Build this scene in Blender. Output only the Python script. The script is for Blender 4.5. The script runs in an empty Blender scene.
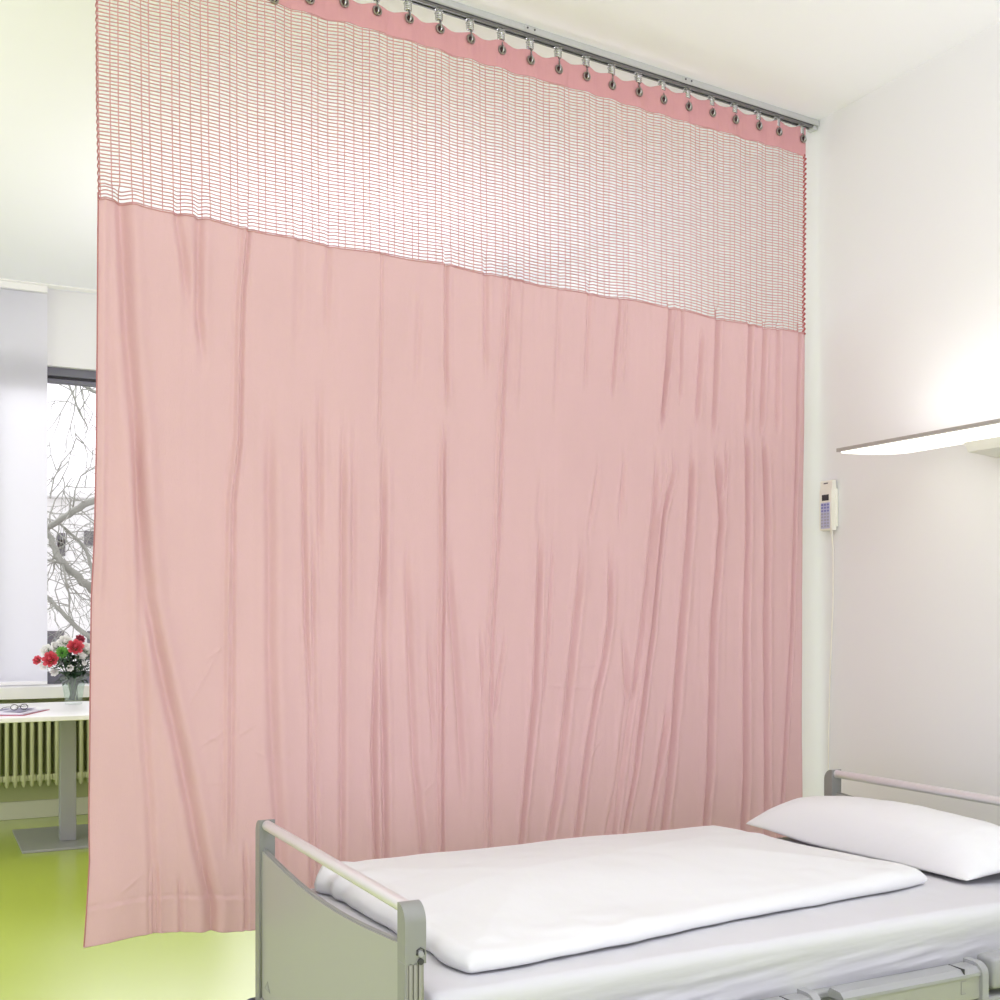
import bpy, bmesh, math, random
import numpy as np
from mathutils import Vector, Matrix
random.seed(7)
scn = bpy.context.scene
COL = scn.collection
PI = math.pi

# ------------------------------------------------------------------ axes
# x runs from the foot of the bed to the wall at its head, y runs from the near side of the bed to the
# window wall, z is up. The camera stands at the origin, eye height H.
H = 1.27
TH = math.radians(26.8)
F = Vector((math.sin(TH), math.cos(TH), 0))
RT = Vector((math.cos(TH), -math.sin(TH), 0))
FL = 1160.0
CEIL = 3.375
WALLX = 3.42      # wall at the head of the bed
WALLY = 7.92      # window wall

def ray(px, py):
    return F + RT * ((px - 500) / FL) + Vector((0, 0, (618 - py) / FL))
def on_y(px, py, y):
    d = ray(px, py); t = y / d.y
    return Vector((d.x * t, y, H + d.z * t))

# ------------------------------------------------------------------ tags and links
def link(o):
    COL.objects.link(o); return o
def tag(o, label=None, cat=None, group=None, kind=None):
    if label: o['label'] = label
    if cat: o['category'] = cat
    if group: o['group'] = group
    if kind: o['kind'] = kind
    return o
def thing(name, label, cat, loc=(0, 0, 0), rz=0, group=None):
    o = link(bpy.data.objects.new(name, None))
    o.location = loc; o.rotation_euler = (0, 0, rz); o.empty_display_size = 0.05
    return tag(o, label, cat, group)
def copy_tree(o, parent=None):
    c = link(o.copy()); c.parent = parent
    for ch in list(o.children): copy_tree(ch, c)
    return c

# ------------------------------------------------------------------ materials
def srgb(r, g, b):
    f = lambda c: (c/255)/12.92 if c/255 <= 0.04045 else ((c/255+0.055)/1.055)**2.4
    return (f(r), f(g), f(b), 1)
def mat(name, col, rough=0.5, metal=0.0, var=0.03, scale=20.0, bump=0.0, bscale=60.0, coat=0.0, stretch=None, spec=0.5, transl=0.0):
    m = bpy.data.materials.new(name); m.use_nodes = True
    nt = m.node_tree; N = nt.nodes; L = nt.links
    p = N['Principled BSDF']
    p.inputs['Roughness'].default_value = rough
    p.inputs['Metallic'].default_value = metal
    p.inputs['Specular IOR Level'].default_value = spec
    p.inputs['Coat Weight'].default_value = coat
    tc = N.new('ShaderNodeTexCoord'); mp = N.new('ShaderNodeMapping')
    L.new(tc.outputs['Object'], mp.inputs['Vector'])
    if stretch: mp.inputs['Scale'].default_value = stretch
    n = N.new('ShaderNodeTexNoise'); n.inputs['Scale'].default_value = scale; n.inputs['Detail'].default_value = 4
    L.new(mp.outputs[0], n.inputs['Vector'])
    mx = N.new('ShaderNodeMix'); mx.data_type = 'RGBA'
    c = srgb(*col)
    mx.inputs[6].default_value = tuple(max(0, v*(1-var)) for v in c[:3]) + (1,)
    mx.inputs[7].default_value = tuple(min(1, v*(1+var)) for v in c[:3]) + (1,)
    L.new(n.outputs['Fac'], mx.inputs[0]); L.new(mx.outputs[2], p.inputs['Base Color'])
    if bump > 0:
        n2 = N.new('ShaderNodeTexNoise'); n2.inputs['Scale'].default_value = bscale; n2.inputs['Detail'].default_value = 3
        L.new(mp.outputs[0], n2.inputs['Vector'])
        b = N.new('ShaderNodeBump'); b.inputs['Strength'].default_value = bump; b.inputs['Distance'].default_value = 0.01
        L.new(n2.outputs['Fac'], b.inputs['Height']); L.new(b.outputs[0], p.inputs['Normal'])
    if transl > 0:
        t = N.new('ShaderNodeBsdfTranslucent'); ms = N.new('ShaderNodeMixShader')
        ms.inputs[0].default_value = transl
        L.new(mx.outputs[2], t.inputs['Color'])
        L.new(p.outputs[0], ms.inputs[1]); L.new(t.outputs[0], ms.inputs[2])
        L.new(ms.outputs[0], N['Material Output'].inputs['Surface'])
    return m
def emit(name, col, s):
    m = bpy.data.materials.new(name); m.use_nodes = True
    nt = m.node_tree; N = nt.nodes
    e = N.new('ShaderNodeEmission'); e.inputs[0].default_value = srgb(*col); e.inputs[1].default_value = s
    nt.links.new(e.outputs[0], N['Material Output'].inputs['Surface'])
    return m
def glass(name, ior=1.45, thin=False, col=(255, 255, 255)):
    m = bpy.data.materials.new(name); m.use_nodes = True
    nt = m.node_tree; N = nt.nodes; L = nt.links
    if thin:
        t = N.new('ShaderNodeBsdfTransparent'); g = N.new('ShaderNodeBsdfGlossy'); g.inputs['Roughness'].default_value = 0.02
        fr = N.new('ShaderNodeFresnel'); fr.inputs[0].default_value = ior
        ms = N.new('ShaderNodeMixShader'); t.inputs[0].default_value = srgb(*col)
        L.new(fr.outputs[0], ms.inputs[0]); L.new(t.outputs[0], ms.inputs[1]); L.new(g.outputs[0], ms.inputs[2])
        L.new(ms.outputs[0], N['Material Output'].inputs['Surface'])
    else:
        p = N['Principled BSDF']; p.inputs['Transmission Weight'].default_value = 1; p.inputs['IOR'].default_value = ior
        p.inputs['Roughness'].default_value = 0.02; p.inputs['Base Color'].default_value = srgb(*col)
    return m

M = {}
M['wall'] = mat('wall_paint', (233, 234, 235), 0.7, var=0.008, scale=3, bump=0.03, bscale=180)
M['ceiling'] = mat('ceiling_paint', (244, 245, 252), 0.8, var=0.006, scale=2)
M['floor'] = mat('green_vinyl', (184, 204, 58), 0.30, var=0.03, scale=2.0, coat=1.0)
M['floor'].node_tree.nodes['Principled BSDF'].inputs['Coat Roughness'].default_value = 0.22
M['skirting'] = mat('skirting_paint', (226, 228, 204), 0.45, var=0.01)
M['pink'] = mat('pink_cloth', (220, 182, 185), 0.75, var=0.035, scale=9, bump=0.16, bscale=240, stretch=(1, 1, 0.35), transl=0.2, spec=0.25)
M['band'] = mat('pink_heading', (216, 160, 164), 0.75, var=0.03, scale=30, bump=0.12, bscale=200, transl=0.1, spec=0.25)
M['net'] = mat('pink_net_thread', (214, 162, 162), 0.75, var=0.04, scale=60, spec=0.2, transl=0.1)
M['cord'] = mat('pink_cord', (176, 82, 82), 0.8, var=0.1, scale=90)
M['edge'] = mat('dark_pink_thread', (176, 116, 116), 0.8, var=0.1, scale=90)
M['steel'] = mat('brushed_steel', (190, 190, 190), 0.25, 1.0, var=0.04, scale=50)
M['alu'] = mat('aluminium', (222, 222, 224), 0.42, 0.55, var=0.02, scale=40)
M['alupaint'] = mat('grey_rail_paint', (196, 197, 198), 0.35, 0.3, var=0.02, scale=40)
M['track'] = mat('track_metal', (128, 128, 130), 0.4, 0.6, var=0.02)
M['slot'] = mat('dark_slot', (60, 60, 62), 0.6)
M['eyelet'] = mat('eyelet_metal', (165, 160, 155), 0.3, 1.0)
M['hole_shade'] = mat('painted_hole_shade', (70, 46, 46), 0.8)  # shade inside the eyelets, given as a dark colour
M['bedpanel'] = mat('bed_panel_laminate', (166, 166, 163), 0.4, var=0.012, scale=4)
M['ribbed'] = mat('ribbed_profile', (150, 150, 138), 0.3, 0.7, var=0.02, scale=40)
M['bedplastic'] = mat('bed_grey_plastic', (140, 141, 138), 0.45, var=0.02, scale=30)
M['bedlight'] = mat('bed_light_grey_plastic', (158, 159, 162), 0.42, var=0.02, scale=30)
M['bedbounce'] = mat('bed_side_bounce_tint', (160, 161, 154), 0.35, var=0.02, scale=20)  # green cast reflected from the floor, tinted into the guard face
M['bedframe'] = mat('bed_frame_paint', (170, 171, 172), 0.4, var=0.02)
M['rubber'] = mat('dark_rubber', (38, 40, 60), 0.5)
M['sheet'] = mat('sheet_cotton', (208, 208, 213), 0.85, var=0.012, scale=9, bump=0.08, bscale=34, stretch=(0.35, 1, 1.6), spec=0.2)
M['white'] = mat('white_cotton', (224, 225, 227), 0.85, var=0.006, scale=9, bump=0.10, bscale=22, spec=0.2)
M['table'] = mat('white_laminate', (246, 246, 246), 0.35, var=0.004)
M['tablegrey'] = mat('grey_table_metal', (166, 168, 171), 0.4, 0.2, var=0.02, scale=15)
M['radiator'] = mat('radiator_enamel', (204, 208, 160), 0.4, var=0.01)
M['blind'] = mat('white_blind_fabric', (246, 246, 252), 0.85, var=0.004, scale=5, transl=0.65, spec=0.1)
M['frame'] = mat('window_frame_paint', (112, 113, 124), 0.45, var=0.02)
M['framedark'] = mat('window_gasket', (38, 38, 44), 0.6)
M['glass'] = glass('window_glass', 1.45, True)
def clear(name, col, haze):
    m = bpy.data.materials.new(name); m.use_nodes = True
    nt = m.node_tree; N = nt.nodes; L = nt.links
    t = N.new('ShaderNodeBsdfTransparent'); g = N['Principled BSDF']; g.inputs['Roughness'].default_value = 0.08
    g.inputs['Base Color'].default_value = srgb(235, 242, 238)
    ms = N.new('ShaderNodeMixShader'); t.inputs[0].default_value = srgb(*col); ms.inputs[0].default_value = haze
    L.new(t.outputs[0], ms.inputs[1]); L.new(g.outputs[0], ms.inputs[2])
    L.new(ms.outputs[0], N['Material Output'].inputs['Surface'])
    return m
M['vase'] = clear('vase_glass', (253, 255, 254), 0.09)
M['water'] = clear('water', (246, 252, 248), 0.07)
M['rose'] = mat('rose_petal', (234, 104, 118), 0.6, var=0.25, scale=40, transl=0.15)
M['rosedark'] = mat('dark_rose_petal', (184, 78, 102), 0.6, var=0.2, scale=40)
M['whitepetal'] = mat('white_petal', (250, 250, 246), 0.6, var=0.04, scale=40, transl=0.2)
M['greenpetal'] = mat('green_petal', (96, 160, 62), 0.6, var=0.2, scale=50)
M['leaf'] = mat('dark_leaf', (40, 66, 42), 0.45, var=0.35, scale=30)
M['stem'] = mat('green_stem', (86, 124, 66), 0.5, var=0.2, scale=30)
M['paper'] = mat('magazine_paper', (226, 224, 236), 0.6, var=0.05, scale=18)
M['cover'] = mat('magazine_cover', (206, 100, 122), 0.4, var=0.1, scale=20)
M['ink'] = mat('print_ink', (150, 146, 170), 0.6, var=0.2, scale=60)
M['specs'] = mat('spectacle_frame', (44, 40, 44), 0.3)
M['phone'] = mat('cream_plastic', (238, 236, 226), 0.4, var=0.01)
M['keypad'] = mat('keypad_plate', (196, 198, 224), 0.5, var=0.02)
M['key'] = mat('blue_key', (128, 132, 190), 0.45)
M['keypale'] = mat('pale_key', (168, 168, 184), 0.45)
M['display'] = mat('dark_display', (56, 58, 62), 0.25)
M['lampbody'] = mat('lamp_aluminium', (176, 176, 172), 0.4, 0.4)
M['lampwhite'] = mat('lamp_white_metal', (224, 224, 222), 0.4)
M['diffuser'] = emit('lamp_diffuser', (255, 252, 240), 2.2)
M['bark'] = mat('grey_bark', (148, 150, 142), 0.9, var=0.2, scale=18, bump=0.3, bscale=40)
M['dado'] = mat('green_dado_paint', (188, 196, 140), 0.6, var=0.01)
M['facade'] = mat('facade_render', (250, 250, 250), 0.9, var=0.01, scale=1)
M['fwindow'] = mat('facade_window_frame', (98, 98, 104), 0.5)
M['fpane'] = mat('facade_pane', (176, 180, 190), 0.2)
M['ground'] = mat('outdoor_ground', (150, 150, 140), 0.9, var=0.1, scale=1)

# ------------------------------------------------------------------ mesh helpers
def smooth(me, angle=None):
    me.polygons.foreach_set('use_smooth', [True]*len(me.polygons))
    if angle is not None: me.set_sharp_from_angle(angle=math.radians(angle))
    me.update()
def obj(name, bm, m, parent=None, sm=None):
    me = bpy.data.meshes.new(name)
    bmesh.ops.recalc_face_normals(bm, faces=bm.faces)
    bm.to_mesh(me); bm.free()
    for x in (m if isinstance(m, list) else [m]): me.materials.append(x)
    if sm: smooth(me, sm)
    o = link(bpy.data.objects.new(name, me)); o.parent = parent
    return o
def npmesh(name, V, Q, m, parent=None, sm=True):
    me = bpy.data.meshes.new(name)
    V = np.asarray(V, dtype=np.float32); Q = np.asarray(Q, dtype=np.int32)
    me.vertices.add(len(V)); me.vertices.foreach_set('co', V.ravel())
    me.loops.add(Q.size); me.loops.foreach_set('vertex_index', Q.ravel())
    me.polygons.add(len(Q)); k = Q.shape[1]
    me.polygons.foreach_set('loop_start', np.arange(0, Q.size, k, dtype=np.int32))
    me.update(calc_edges=True); me.validate()
    me.materials.append(m)
    if sm: smooth(me)
    o = link(bpy.data.objects.new(name, me)); o.parent = parent
    return o
def box(bm, x0, x1, y0, y1, z0, z1, bev=0.0, seg=2, mi=0, rot=None):
    r = bmesh.ops.create_cube(bm, size=1)
    vs = r['verts']
    c = Vector(((x0+x1)/2, (y0+y1)/2, (z0+z1)/2))
    for v in vs:
        v.co = Vector((v.co.x*(x1-x0), v.co.y*(y1-y0), v.co.z*(z1-z0)))
        if rot: v.co.rotate(rot)
        v.co += c
    fs = {f for v in vs for f in v.link_faces}
    for f in fs: f.material_index = mi
    if bev > 0:
        es = {e for v in vs for e in v.link_edges}
        bmesh.ops.bevel(bm, geom=list(es), offset=bev, segments=seg, profile=0.5, affect='EDGES')
    return bm
def B(*a, **k):
    return box(bmesh.new(), *a, **k)
def tube(bm, pts, r, n=8, cap=True, mi=0):
    pts = [Vector(p) for p in pts]
    rs = r if isinstance(r, (list, tuple)) else [r]*len(pts)
    rings = []; nrm = None
    for i, p in enumerate(pts):
        t = (pts[min(i+1, len(pts)-1)] - pts[max(i-1, 0)]).normalized()
        if nrm is None:
            a = Vector((0, 0, 1)) if abs(t.z) < 0.9 else Vector((1, 0, 0))
            nrm = t.cross(a).normalized()
        else:
            nrm = (nrm - t * nrm.dot(t)).normalized()
        bn = t.cross(nrm)
        rings.append([bm.verts.new(p + (nrm*math.cos(2*PI*k/n) + bn*math.sin(2*PI*k/n))*rs[i]) for k in range(n)])
    for a, b in zip(rings, rings[1:]):
        for k in range(n):
            bm.faces.new((a[k], a[(k+1) % n], b[(k+1) % n], b[k])).material_index = mi
    if cap:
        bm.faces.new(rings[0][::-1]).material_index = mi; bm.faces.new(rings[-1]).material_index = mi
    return bm
def T(pts, r, n=8, cap=True):
    return tube(bmesh.new(), pts, r, n, cap)
def prism(bm, poly, axis, a0, a1, bev=0.0, seg=2):
    """poly: list of 2-D points in the plane across the axis; extruded from a0 to a1 along it"""
    def P(u, v, w):
        return {'x': (w, u, v), 'y': (u, w, v), 'z': (u, v, w)}[axis]
    lo = [bm.verts.new(P(u, v, a0)) for u, v in poly]; hi = [bm.verts.new(P(u, v, a1)) for u, v in poly]
    n = len(poly)
    bm.faces.new(lo[::-1]); bm.faces.new(hi)
    for k in range(n): bm.faces.new((lo[k], lo[(k+1) % n], hi[(k+1) % n], hi[k]))
    if bev > 0:
        es = {e for v in lo+hi for e in v.link_edges}
        es = [e for e in es if len(e.link_faces) == 2 and e.calc_face_angle(0) > 0.6]
        bmesh.ops.bevel(bm, geom=es, offset=bev, segments=seg, profile=0.5, affect='EDGES')
    return bm
def lathe(bm, prof, c=(0, 0, 0), n=24, mi=0):
    rings = []
    for r, z in prof:
        rings.append([bm.verts.new((c[0]+r*math.cos(2*PI*k/n), c[1]+r*math.sin(2*PI*k/n), c[2]+z)) for k in range(n)])
    for a, b in zip(rings, rings[1:]):
        for k in range(n): bm.faces.new((a[k], a[(k+1) % n], b[(k+1) % n], b[k])).material_index = mi
    return bm
def ring(bm, c, R, r, ax, n=20, m=6):
    """torus about the axis ax"""
    ax = Vector(ax).normalized(); u = ax.orthogonal().normalized(); v = ax.cross(u); c = Vector(c)
    rows = []
    for i in range(n):
        a = 2*PI*i/n; d = u*math.cos(a) + v*math.sin(a)
        rows.append([bm.verts.new(c + d*(R + r*math.cos(2*PI*k/m)) + ax*(r*math.sin(2*PI*k/m))) for k in range(m)])
    for i in range(n):
        a, b = rows[i], rows[(i+1) % n]
        for k in range(m): bm.faces.new((a[k], a[(k+1) % m], b[(k+1) % m], b[k]))
    return bm
def hsh(i, j, s):
    h = (i*374761393 + j*668265263 + s*2147483647 + 12345) & 0xffffffff
    h = ((h ^ (h >> 13)) * 1274126177) & 0xffffffff
    return ((h ^ (h >> 16)) & 0xffff) / 65535.0
def vn(x, y, s=0):
    """smooth value noise in -1..1 on numpy arrays"""
    x = np.asarray(x, float) + 1000; y = np.asarray(y, float) + 1000
    i = np.floor(x).astype(np.int64); j = np.floor(y).astype(np.int64)
    fx = x - i; fy = y - j
    fx = fx*fx*fx*(fx*(fx*6-15)+10); fy = fy*fy*fy*(fy*(fy*6-15)+10)
    a = hsh(i, j, s); b = hsh(i+1, j, s); c = hsh(i, j+1, s); d = hsh(i+1, j+1, s)
    return 2*(a*(1-fx)*(1-fy) + b*fx*(1-fy) + c*(1-fx)*fy + d*fx*fy) - 1
def sstep(a, b, x):
    t = np.clip((x-a)/(b-a), 0, 1); return t*t*(3-2*t)

def struct(name, bm, m, parent=None, sm=None):
    o = obj(name, bm, m, parent, sm)
    if parent is None: o['kind'] = 'structure'
    return o

# ================================================================== the room
X0, Y0 = -3.2, -1.0
struct('floor', B(X0, WALLX+0.2, Y0, WALLY+0.25, -0.12, 0), M['floor'])
struct('ceiling', B(X0, WALLX+0.2, Y0, WALLY+0.25, CEIL, CEIL+0.15), M['ceiling'])
struct('wall_right', B(WALLX, WALLX+0.2, Y0, WALLY+0.25, 0, CEIL), M['wall'])
# window wall with its opening
WX0, WX1, WZ0, WZ1 = -1.3, 2.75, 0.84, 2.885
bm = bmesh.new()
box(bm, X0, WALLX, WALLY, WALLY+0.25, 0, WZ0-0.0)
box(bm, X0, WALLX, WALLY, WALLY+0.25, WZ1, CEIL)
box(bm, X0, WX0, WALLY, WALLY+0.25, WZ0, WZ1)
box(bm, WX1, WALLX, WALLY, WALLY+0.25, WZ0, WZ1)
struct('wall_back', bm, M['wall'])
struct('trim_3', B(X0, WALLX, WALLY-0.006, WALLY, 0.112, 0.770), M['dado'])
struct('baseboard_back', B(X0, WALLX, WALLY-0.018, WALLY, 0, 0.112, bev=0.003), M['skirting'])
struct('baseboard_right', B(WALLX-0.018, WALLX, Y0, WALLY-0.018, 0, 0.112, bev=0.003), M['skirting'])
# window
win = link(bpy.data.objects.new('window_1', None)); win['kind'] = 'structure'; win.location = (0, WALLY+0.04, 0)
bm = bmesh.new(); y0, y1 = 0.0, 0.07
box(bm, WX0, WX1, y0, y1, WZ1-0.055, WZ1, bev=0.004)
box(bm, WX0, WX1, y0, y1, WZ0, WZ0+0.085, bev=0.004)
for x in (WX0, -0.30, 0.36-0.0, 1.72, WX1-0.07):
    box(bm, x, x+0.07, y0, y1, WZ0+0.085, WZ1-0.055, bev=0.004)
obj('window_frame', bm, M['frame'], win)
bm = bmesh.new()
box(bm, WX0+0.07, WX1-0.07, 0.012, 0.05, WZ1-0.072, WZ1-0.056)
obj('window_gasket', bm, M['framedark'], win)
bm = bmesh.new()
box(bm, WX0+0.07, WX1-0.07, 0.005, 0.055, WZ1-0.098, WZ1-0.073, bev=0.003)
obj('sash_rail', bm, M['frame'], win)
obj('window_pane', B(WX0+0.05, WX1-0.05, 0.028, 0.036, WZ0+0.05, WZ1-0.08), M['glass'], win)
bm = bmesh.new()
prism(bm, [(WALLY-0.20, 0.770), (WALLY-0.20, 0.842), (WALLY-0.02, 0.846), (WALLY+0.06, 0.846), (WALLY+0.06, 0.80), (WALLY-0.15, 0.80), (WALLY-0.15, 0.770)], 'x', X0, WALLX-0.0, bev=0.003)
struct('trim_1', bm, M['table'])
bm = bmesh.new()
box(bm, X0, WALLX, WALLY-0.12, WALLY-0.05, CEIL-0.009, CEIL, bev=0.002)
struct('trim_2', bm, M['table'])

# panel blind that covers the left of the window
bl = thing('panel_blind', 'white translucent fabric panel blind hanging before the left of the window', 'blind', (0.08, WALLY-0.085, 0))
nx, nz = 14, 40
V = []; W_ = 0.672
for j in range(nz+1):
    for i in range(nx+1):
        V.append((W_*i/nx, 0.004*math.sin(i*0.9)*math.sin(j*0.08), 0.862 + (CEIL-0.06-0.862)*j/nz))
Q = [(j*(nx+1)+i, j*(nx+1)+i+1, (j+1)*(nx+1)+i+1, (j+1)*(nx+1)+i) for j in range(nz) for i in range(nx)]
npmesh('blind_fabric', V, Q, M['blind'], bl)
obj('bottom_bar', B(0, W_, -0.006, 0.006, 0.850, 0.872, bev=0.003), M['table'], bl)
obj('top_carrier', B(0, W_, -0.012, 0.012, CEIL-0.050, CEIL-0.009, bev=0.002), M['table'], bl)

# radiator below the sill
rad = thing('radiator', 'pale green column radiator under the window sill behind the table', 'radiator', (-0.55, WALLY-0.13, 0))
sec = 0.0482; nsec = 62
def section(x):
    bm = bmesh.new()
    for yy in (-0.045, 0.0, 0.045):
        pts = [(x, yy, 0.222), (x, yy, 0.232), (x, yy, 0.27), (x, yy, 0.69), (x, yy, 0.715)]
        tube(bm, pts, [0.006, 0.0115, 0.0125, 0.0125, 0.010], 10)
    box(bm, x-0.0239, x+0.0239, -0.056, 0.056, 0.672, 0.712, bev=0.008, seg=2)
    box(bm, x-0.0239, x+0.0239, -0.054, 0.054, 0.256, 0.296, bev=0.008, seg=2)
    return bm
first = obj('radiator_section', section(0), M['radiator'], rad, sm=40)
for k in range(1, nsec):
    c = link(first.copy()); c.parent = rad; c.location = (k*sec, 0, 0)
obj('radiator_pipe', T([(-0.03, 0.0, 0.676), (nsec*sec, 0.0, 0.676)], 0.016), M['radiator'], rad, sm=40)
obj('wall_bracket', B(0.4, 0.44, 0.03, 0.122, 0.6, 0.64), M['radiator'], rad)
bm = bmesh.new()
tube(bm, [(-0.03, 0.0, 0.285), (-0.08, 0, 0.285), (-0.08, 0, 0.0)], 0.011)
obj('inlet_pipe', bm, M['radiator'], rad, sm=40)

# ================================================================== outdoors
struct('ground', B(-30, 40, 9.5, 60, -3.9, -3.7), M['ground'])
bd = thing('apartment_building', 'pale rendered building with dark framed windows beyond the bare tree', 'building', (0, 24, -3.7))
bm = bmesh.new()
def oz(p): return Vector((p.x, p.y-24, p.z+3.7))
a = on_y(-20, 505, 24); b = on_y(180, 505, 24)
box(bm, a.x-4, b.x+4, 0.0, 6, 0, 3.7+3.6, bev=0.02)
obj('facade', bm, M['facade'], bd)
obj('roof_edge', B(a.x-4.2, b.x+4.2, -0.25, 6.2, 7.3, 7.42, bev=0.02), M['facade'], bd)
for (xa, ya, xb, yb) in ((47, 631, 64, 660), (87, 631, 104, 660), (57, 533, 65, 556), (84, 531, 97, 546), (20, 533, 34, 556), (14, 631, 31, 660), (118, 631, 134, 660)):
    p = oz(on_y(xa, ya, 24)); q = oz(on_y(xb, yb, 24))
    bm = bmesh.new(); w = 0.13
    box(bm, p.x, q.x, -0.06, 0.02, p.z-w, p.z); box(bm, p.x, q.x, -0.06, 0.02, q.z, q.z+w)
    box(bm, p.x, p.x+w, -0.06, 0.02, q.z+w, p.z-w); box(bm, q.x-w, q.x, -0.06, 0.02, q.z+w, p.z-w)
    f = obj('facade_window', bm, M['fwindow'], bd)
    obj('pane', B(p.x+w, q.x-w, -0.02, 0.01, q.z+w, p.z-w), M['fpane'] if ya > 600 else M['fwindow'], f)

tr = thing('bare_tree', 'leafless tree with crooked grey branches outside the window', 'tree', (0, 0, 0))
TY = 13.0
trunk_top = on_y(150, 470, TY)
tr.location = (trunk_top.x, TY, -3.7)
O = Vector(tr.location)
def tp(x, y, dy=0.0): return on_y(x, y, TY+dy) - O
trunk = bmesh.new(); twigs = bmesh.new()
tube(trunk, [(0.1, 0, 0), (0.0, 0.05, 1.5), (-0.05, 0, 3.2), tp(152, 600), tp(147, 520), tp(150, 430), tp(140, 330)], [0.28, 0.22, 0.19, 0.17, 0.14, 0.11, 0.06], 12)
limbs = [
 ([(147, 505), (118, 500, -.2), (96, 500, -.3), (84, 505, -.3), (68, 514, -.2), (54, 524, 0), (40, 532, .2)], 0.042, 0.032),
 ([(150, 620), (115, 602, .1), (92, 590, .1), (78, 577, 0), (66, 567, 0), (59, 558, 0), (53, 545, .1), (46, 528, .2), (40, 500, .3)], 0.050, 0.028),
 ([(66, 567), (58, 562, .1), (46, 560, .3)], 0.016, 0.010),
 ([(152, 665), (112, 650, -.2), (84, 634, -.3), (66, 617, -.2), (50, 599, 0), (38, 588, .1)], 0.032, 0.018),
 ([(95, 590), (92, 570, .3), (86, 550, .4), (76, 538, .4), (66, 530, .3), (58, 520, .2)], 0.022, 0.012),
 ([(62, 562, 0), (66, 580, -.2), (70, 600, -.3), (69, 617, -.3)], 0.014, 0.006),
 ([(149, 440), (115, 395, .3), (95, 392, .4), (84, 386, .3), (72, 382, .2), (66, 378, .1)], 0.028, 0.010),
 ([(68, 383, .1), (74, 397, .1), (79, 412, .1), (85, 422, .2), (88, 428, .3), (86, 433, .4)], 0.011, 0.004),
 ([(49, 534, 0), (50, 515, .3), (55, 500, .4), (66, 486, .4), (72, 478, .3)], 0.010, 0.004),
 ([(50, 498, .2), (54, 478, .3), (62, 462, .3), (72, 450, .3), (76, 438, .2), (74, 424, .2)], 0.009, 0.004),
 ([(50, 494, .2), (60, 482, .1), (68, 466, .1), (71, 452, .1)], 0.007, 0.003),
 ([(73, 508, -.2), (75, 490, -.3), (81, 476, -.3), (90, 470, -.4), (98, 468, -.4)], 0.009, 0.004),
 ([(56, 470, .3), (51, 455, .3), (49, 440, .3)], 0.006, 0.003),
 ([(76, 382, .3), (74, 392, .1), (70, 412, 0)], 0.006, 0.003),
 ([(95, 392, .3), (86, 384, .3), (80, 392, .3), (76, 398, .3)], 0.006, 0.003),
]
rnd = random.Random(3)
def twig(p, d, L, r, depth):
    pts = [p]; q = p.copy(); dd = d.copy()
    n = 5
    for i in range(n):
        dd = (dd + Vector((rnd.uniform(-.5, .5), rnd.uniform(-.3, .3), rnd.uniform(-.5, .45)))).normalized()
        q = q + dd*(L/n); pts.append(q.copy())
    tube(twigs, pts, [r*(1-0.75*i/n) for i in range(n+1)], 4, cap=False)
    if depth > 0:
        for k in (2, 3, 4):
            if rnd.random() < 0.75:
                twig(pts[k], (dd + Vector((rnd.uniform(-1, 1), rnd.uniform(-.4, .4), rnd.uniform(-1, 1)))).normalized(), L*0.6, r*0.6, depth-1)
for pts, r0, r1 in limbs:
    P = [tp(*(p if len(p) == 3 else (p[0], p[1], 0))) for p in pts]
    # resample with slight wobble
    Pn = []
    for a, b in zip(P, P[1:]):
        for k in range(3): Pn.append(a.lerp(b, k/3) + Vector((rnd.uniform(-1, 1), rnd.uniform(-1, 1), rnd.uniform(-1, 1)))*r0*0.25)
    Pn.append(P[-1]); n = len(Pn)
    tube(trunk if r0 > 0.03 else twigs, Pn, [r0 + (r1-r0)*i/(n-1) for i in range(n)], 7, cap=True)
    dens = 9 if min(p[1] for p in pts) > 490 else 2
    for k in range(dens):
        i = rnd.randrange(n//3, n-1)
        twig(Pn[i], Vector((rnd.uniform(-1, 1), rnd.uniform(-.5, .3), rnd.uniform(-1, .8))).normalized(), rnd.uniform(.35, .8)*(0.6 if dens == 3 else 1), 0.007, 2 if dens > 3 else 1)
obj('trunk', trunk, M['bark'], tr, sm=60)
obj('twigs', twigs, M['bark'], tr, sm=60)

# ================================================================== table by the window
TT = 0.76
tb = thing('pedestal_table', 'white topped table on a grey metal pedestal by the window', 'table', (0.83, 7.09, 0))
obj('tabletop', B(-0.82, 0.82, 6.42-7.09, 7.50-7.09, TT-0.026, TT, bev=0.004), M['table'], tb)
obj('column', B(-0.095, -0.009, -0.143, -0.057, 0.014, TT-0.032, bev=0.004), M['tablegrey'], tb)
obj('base_plate', B(-0.31, 0.34, -0.36, 0.36, 0.0, 0.014, bev=0.003), M['tablegrey'], tb)
obj('top_mount', B(-0.2, 0.15, -0.25, 0.1, TT-0.032, TT-0.026), M['tablegrey'], tb)

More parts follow.
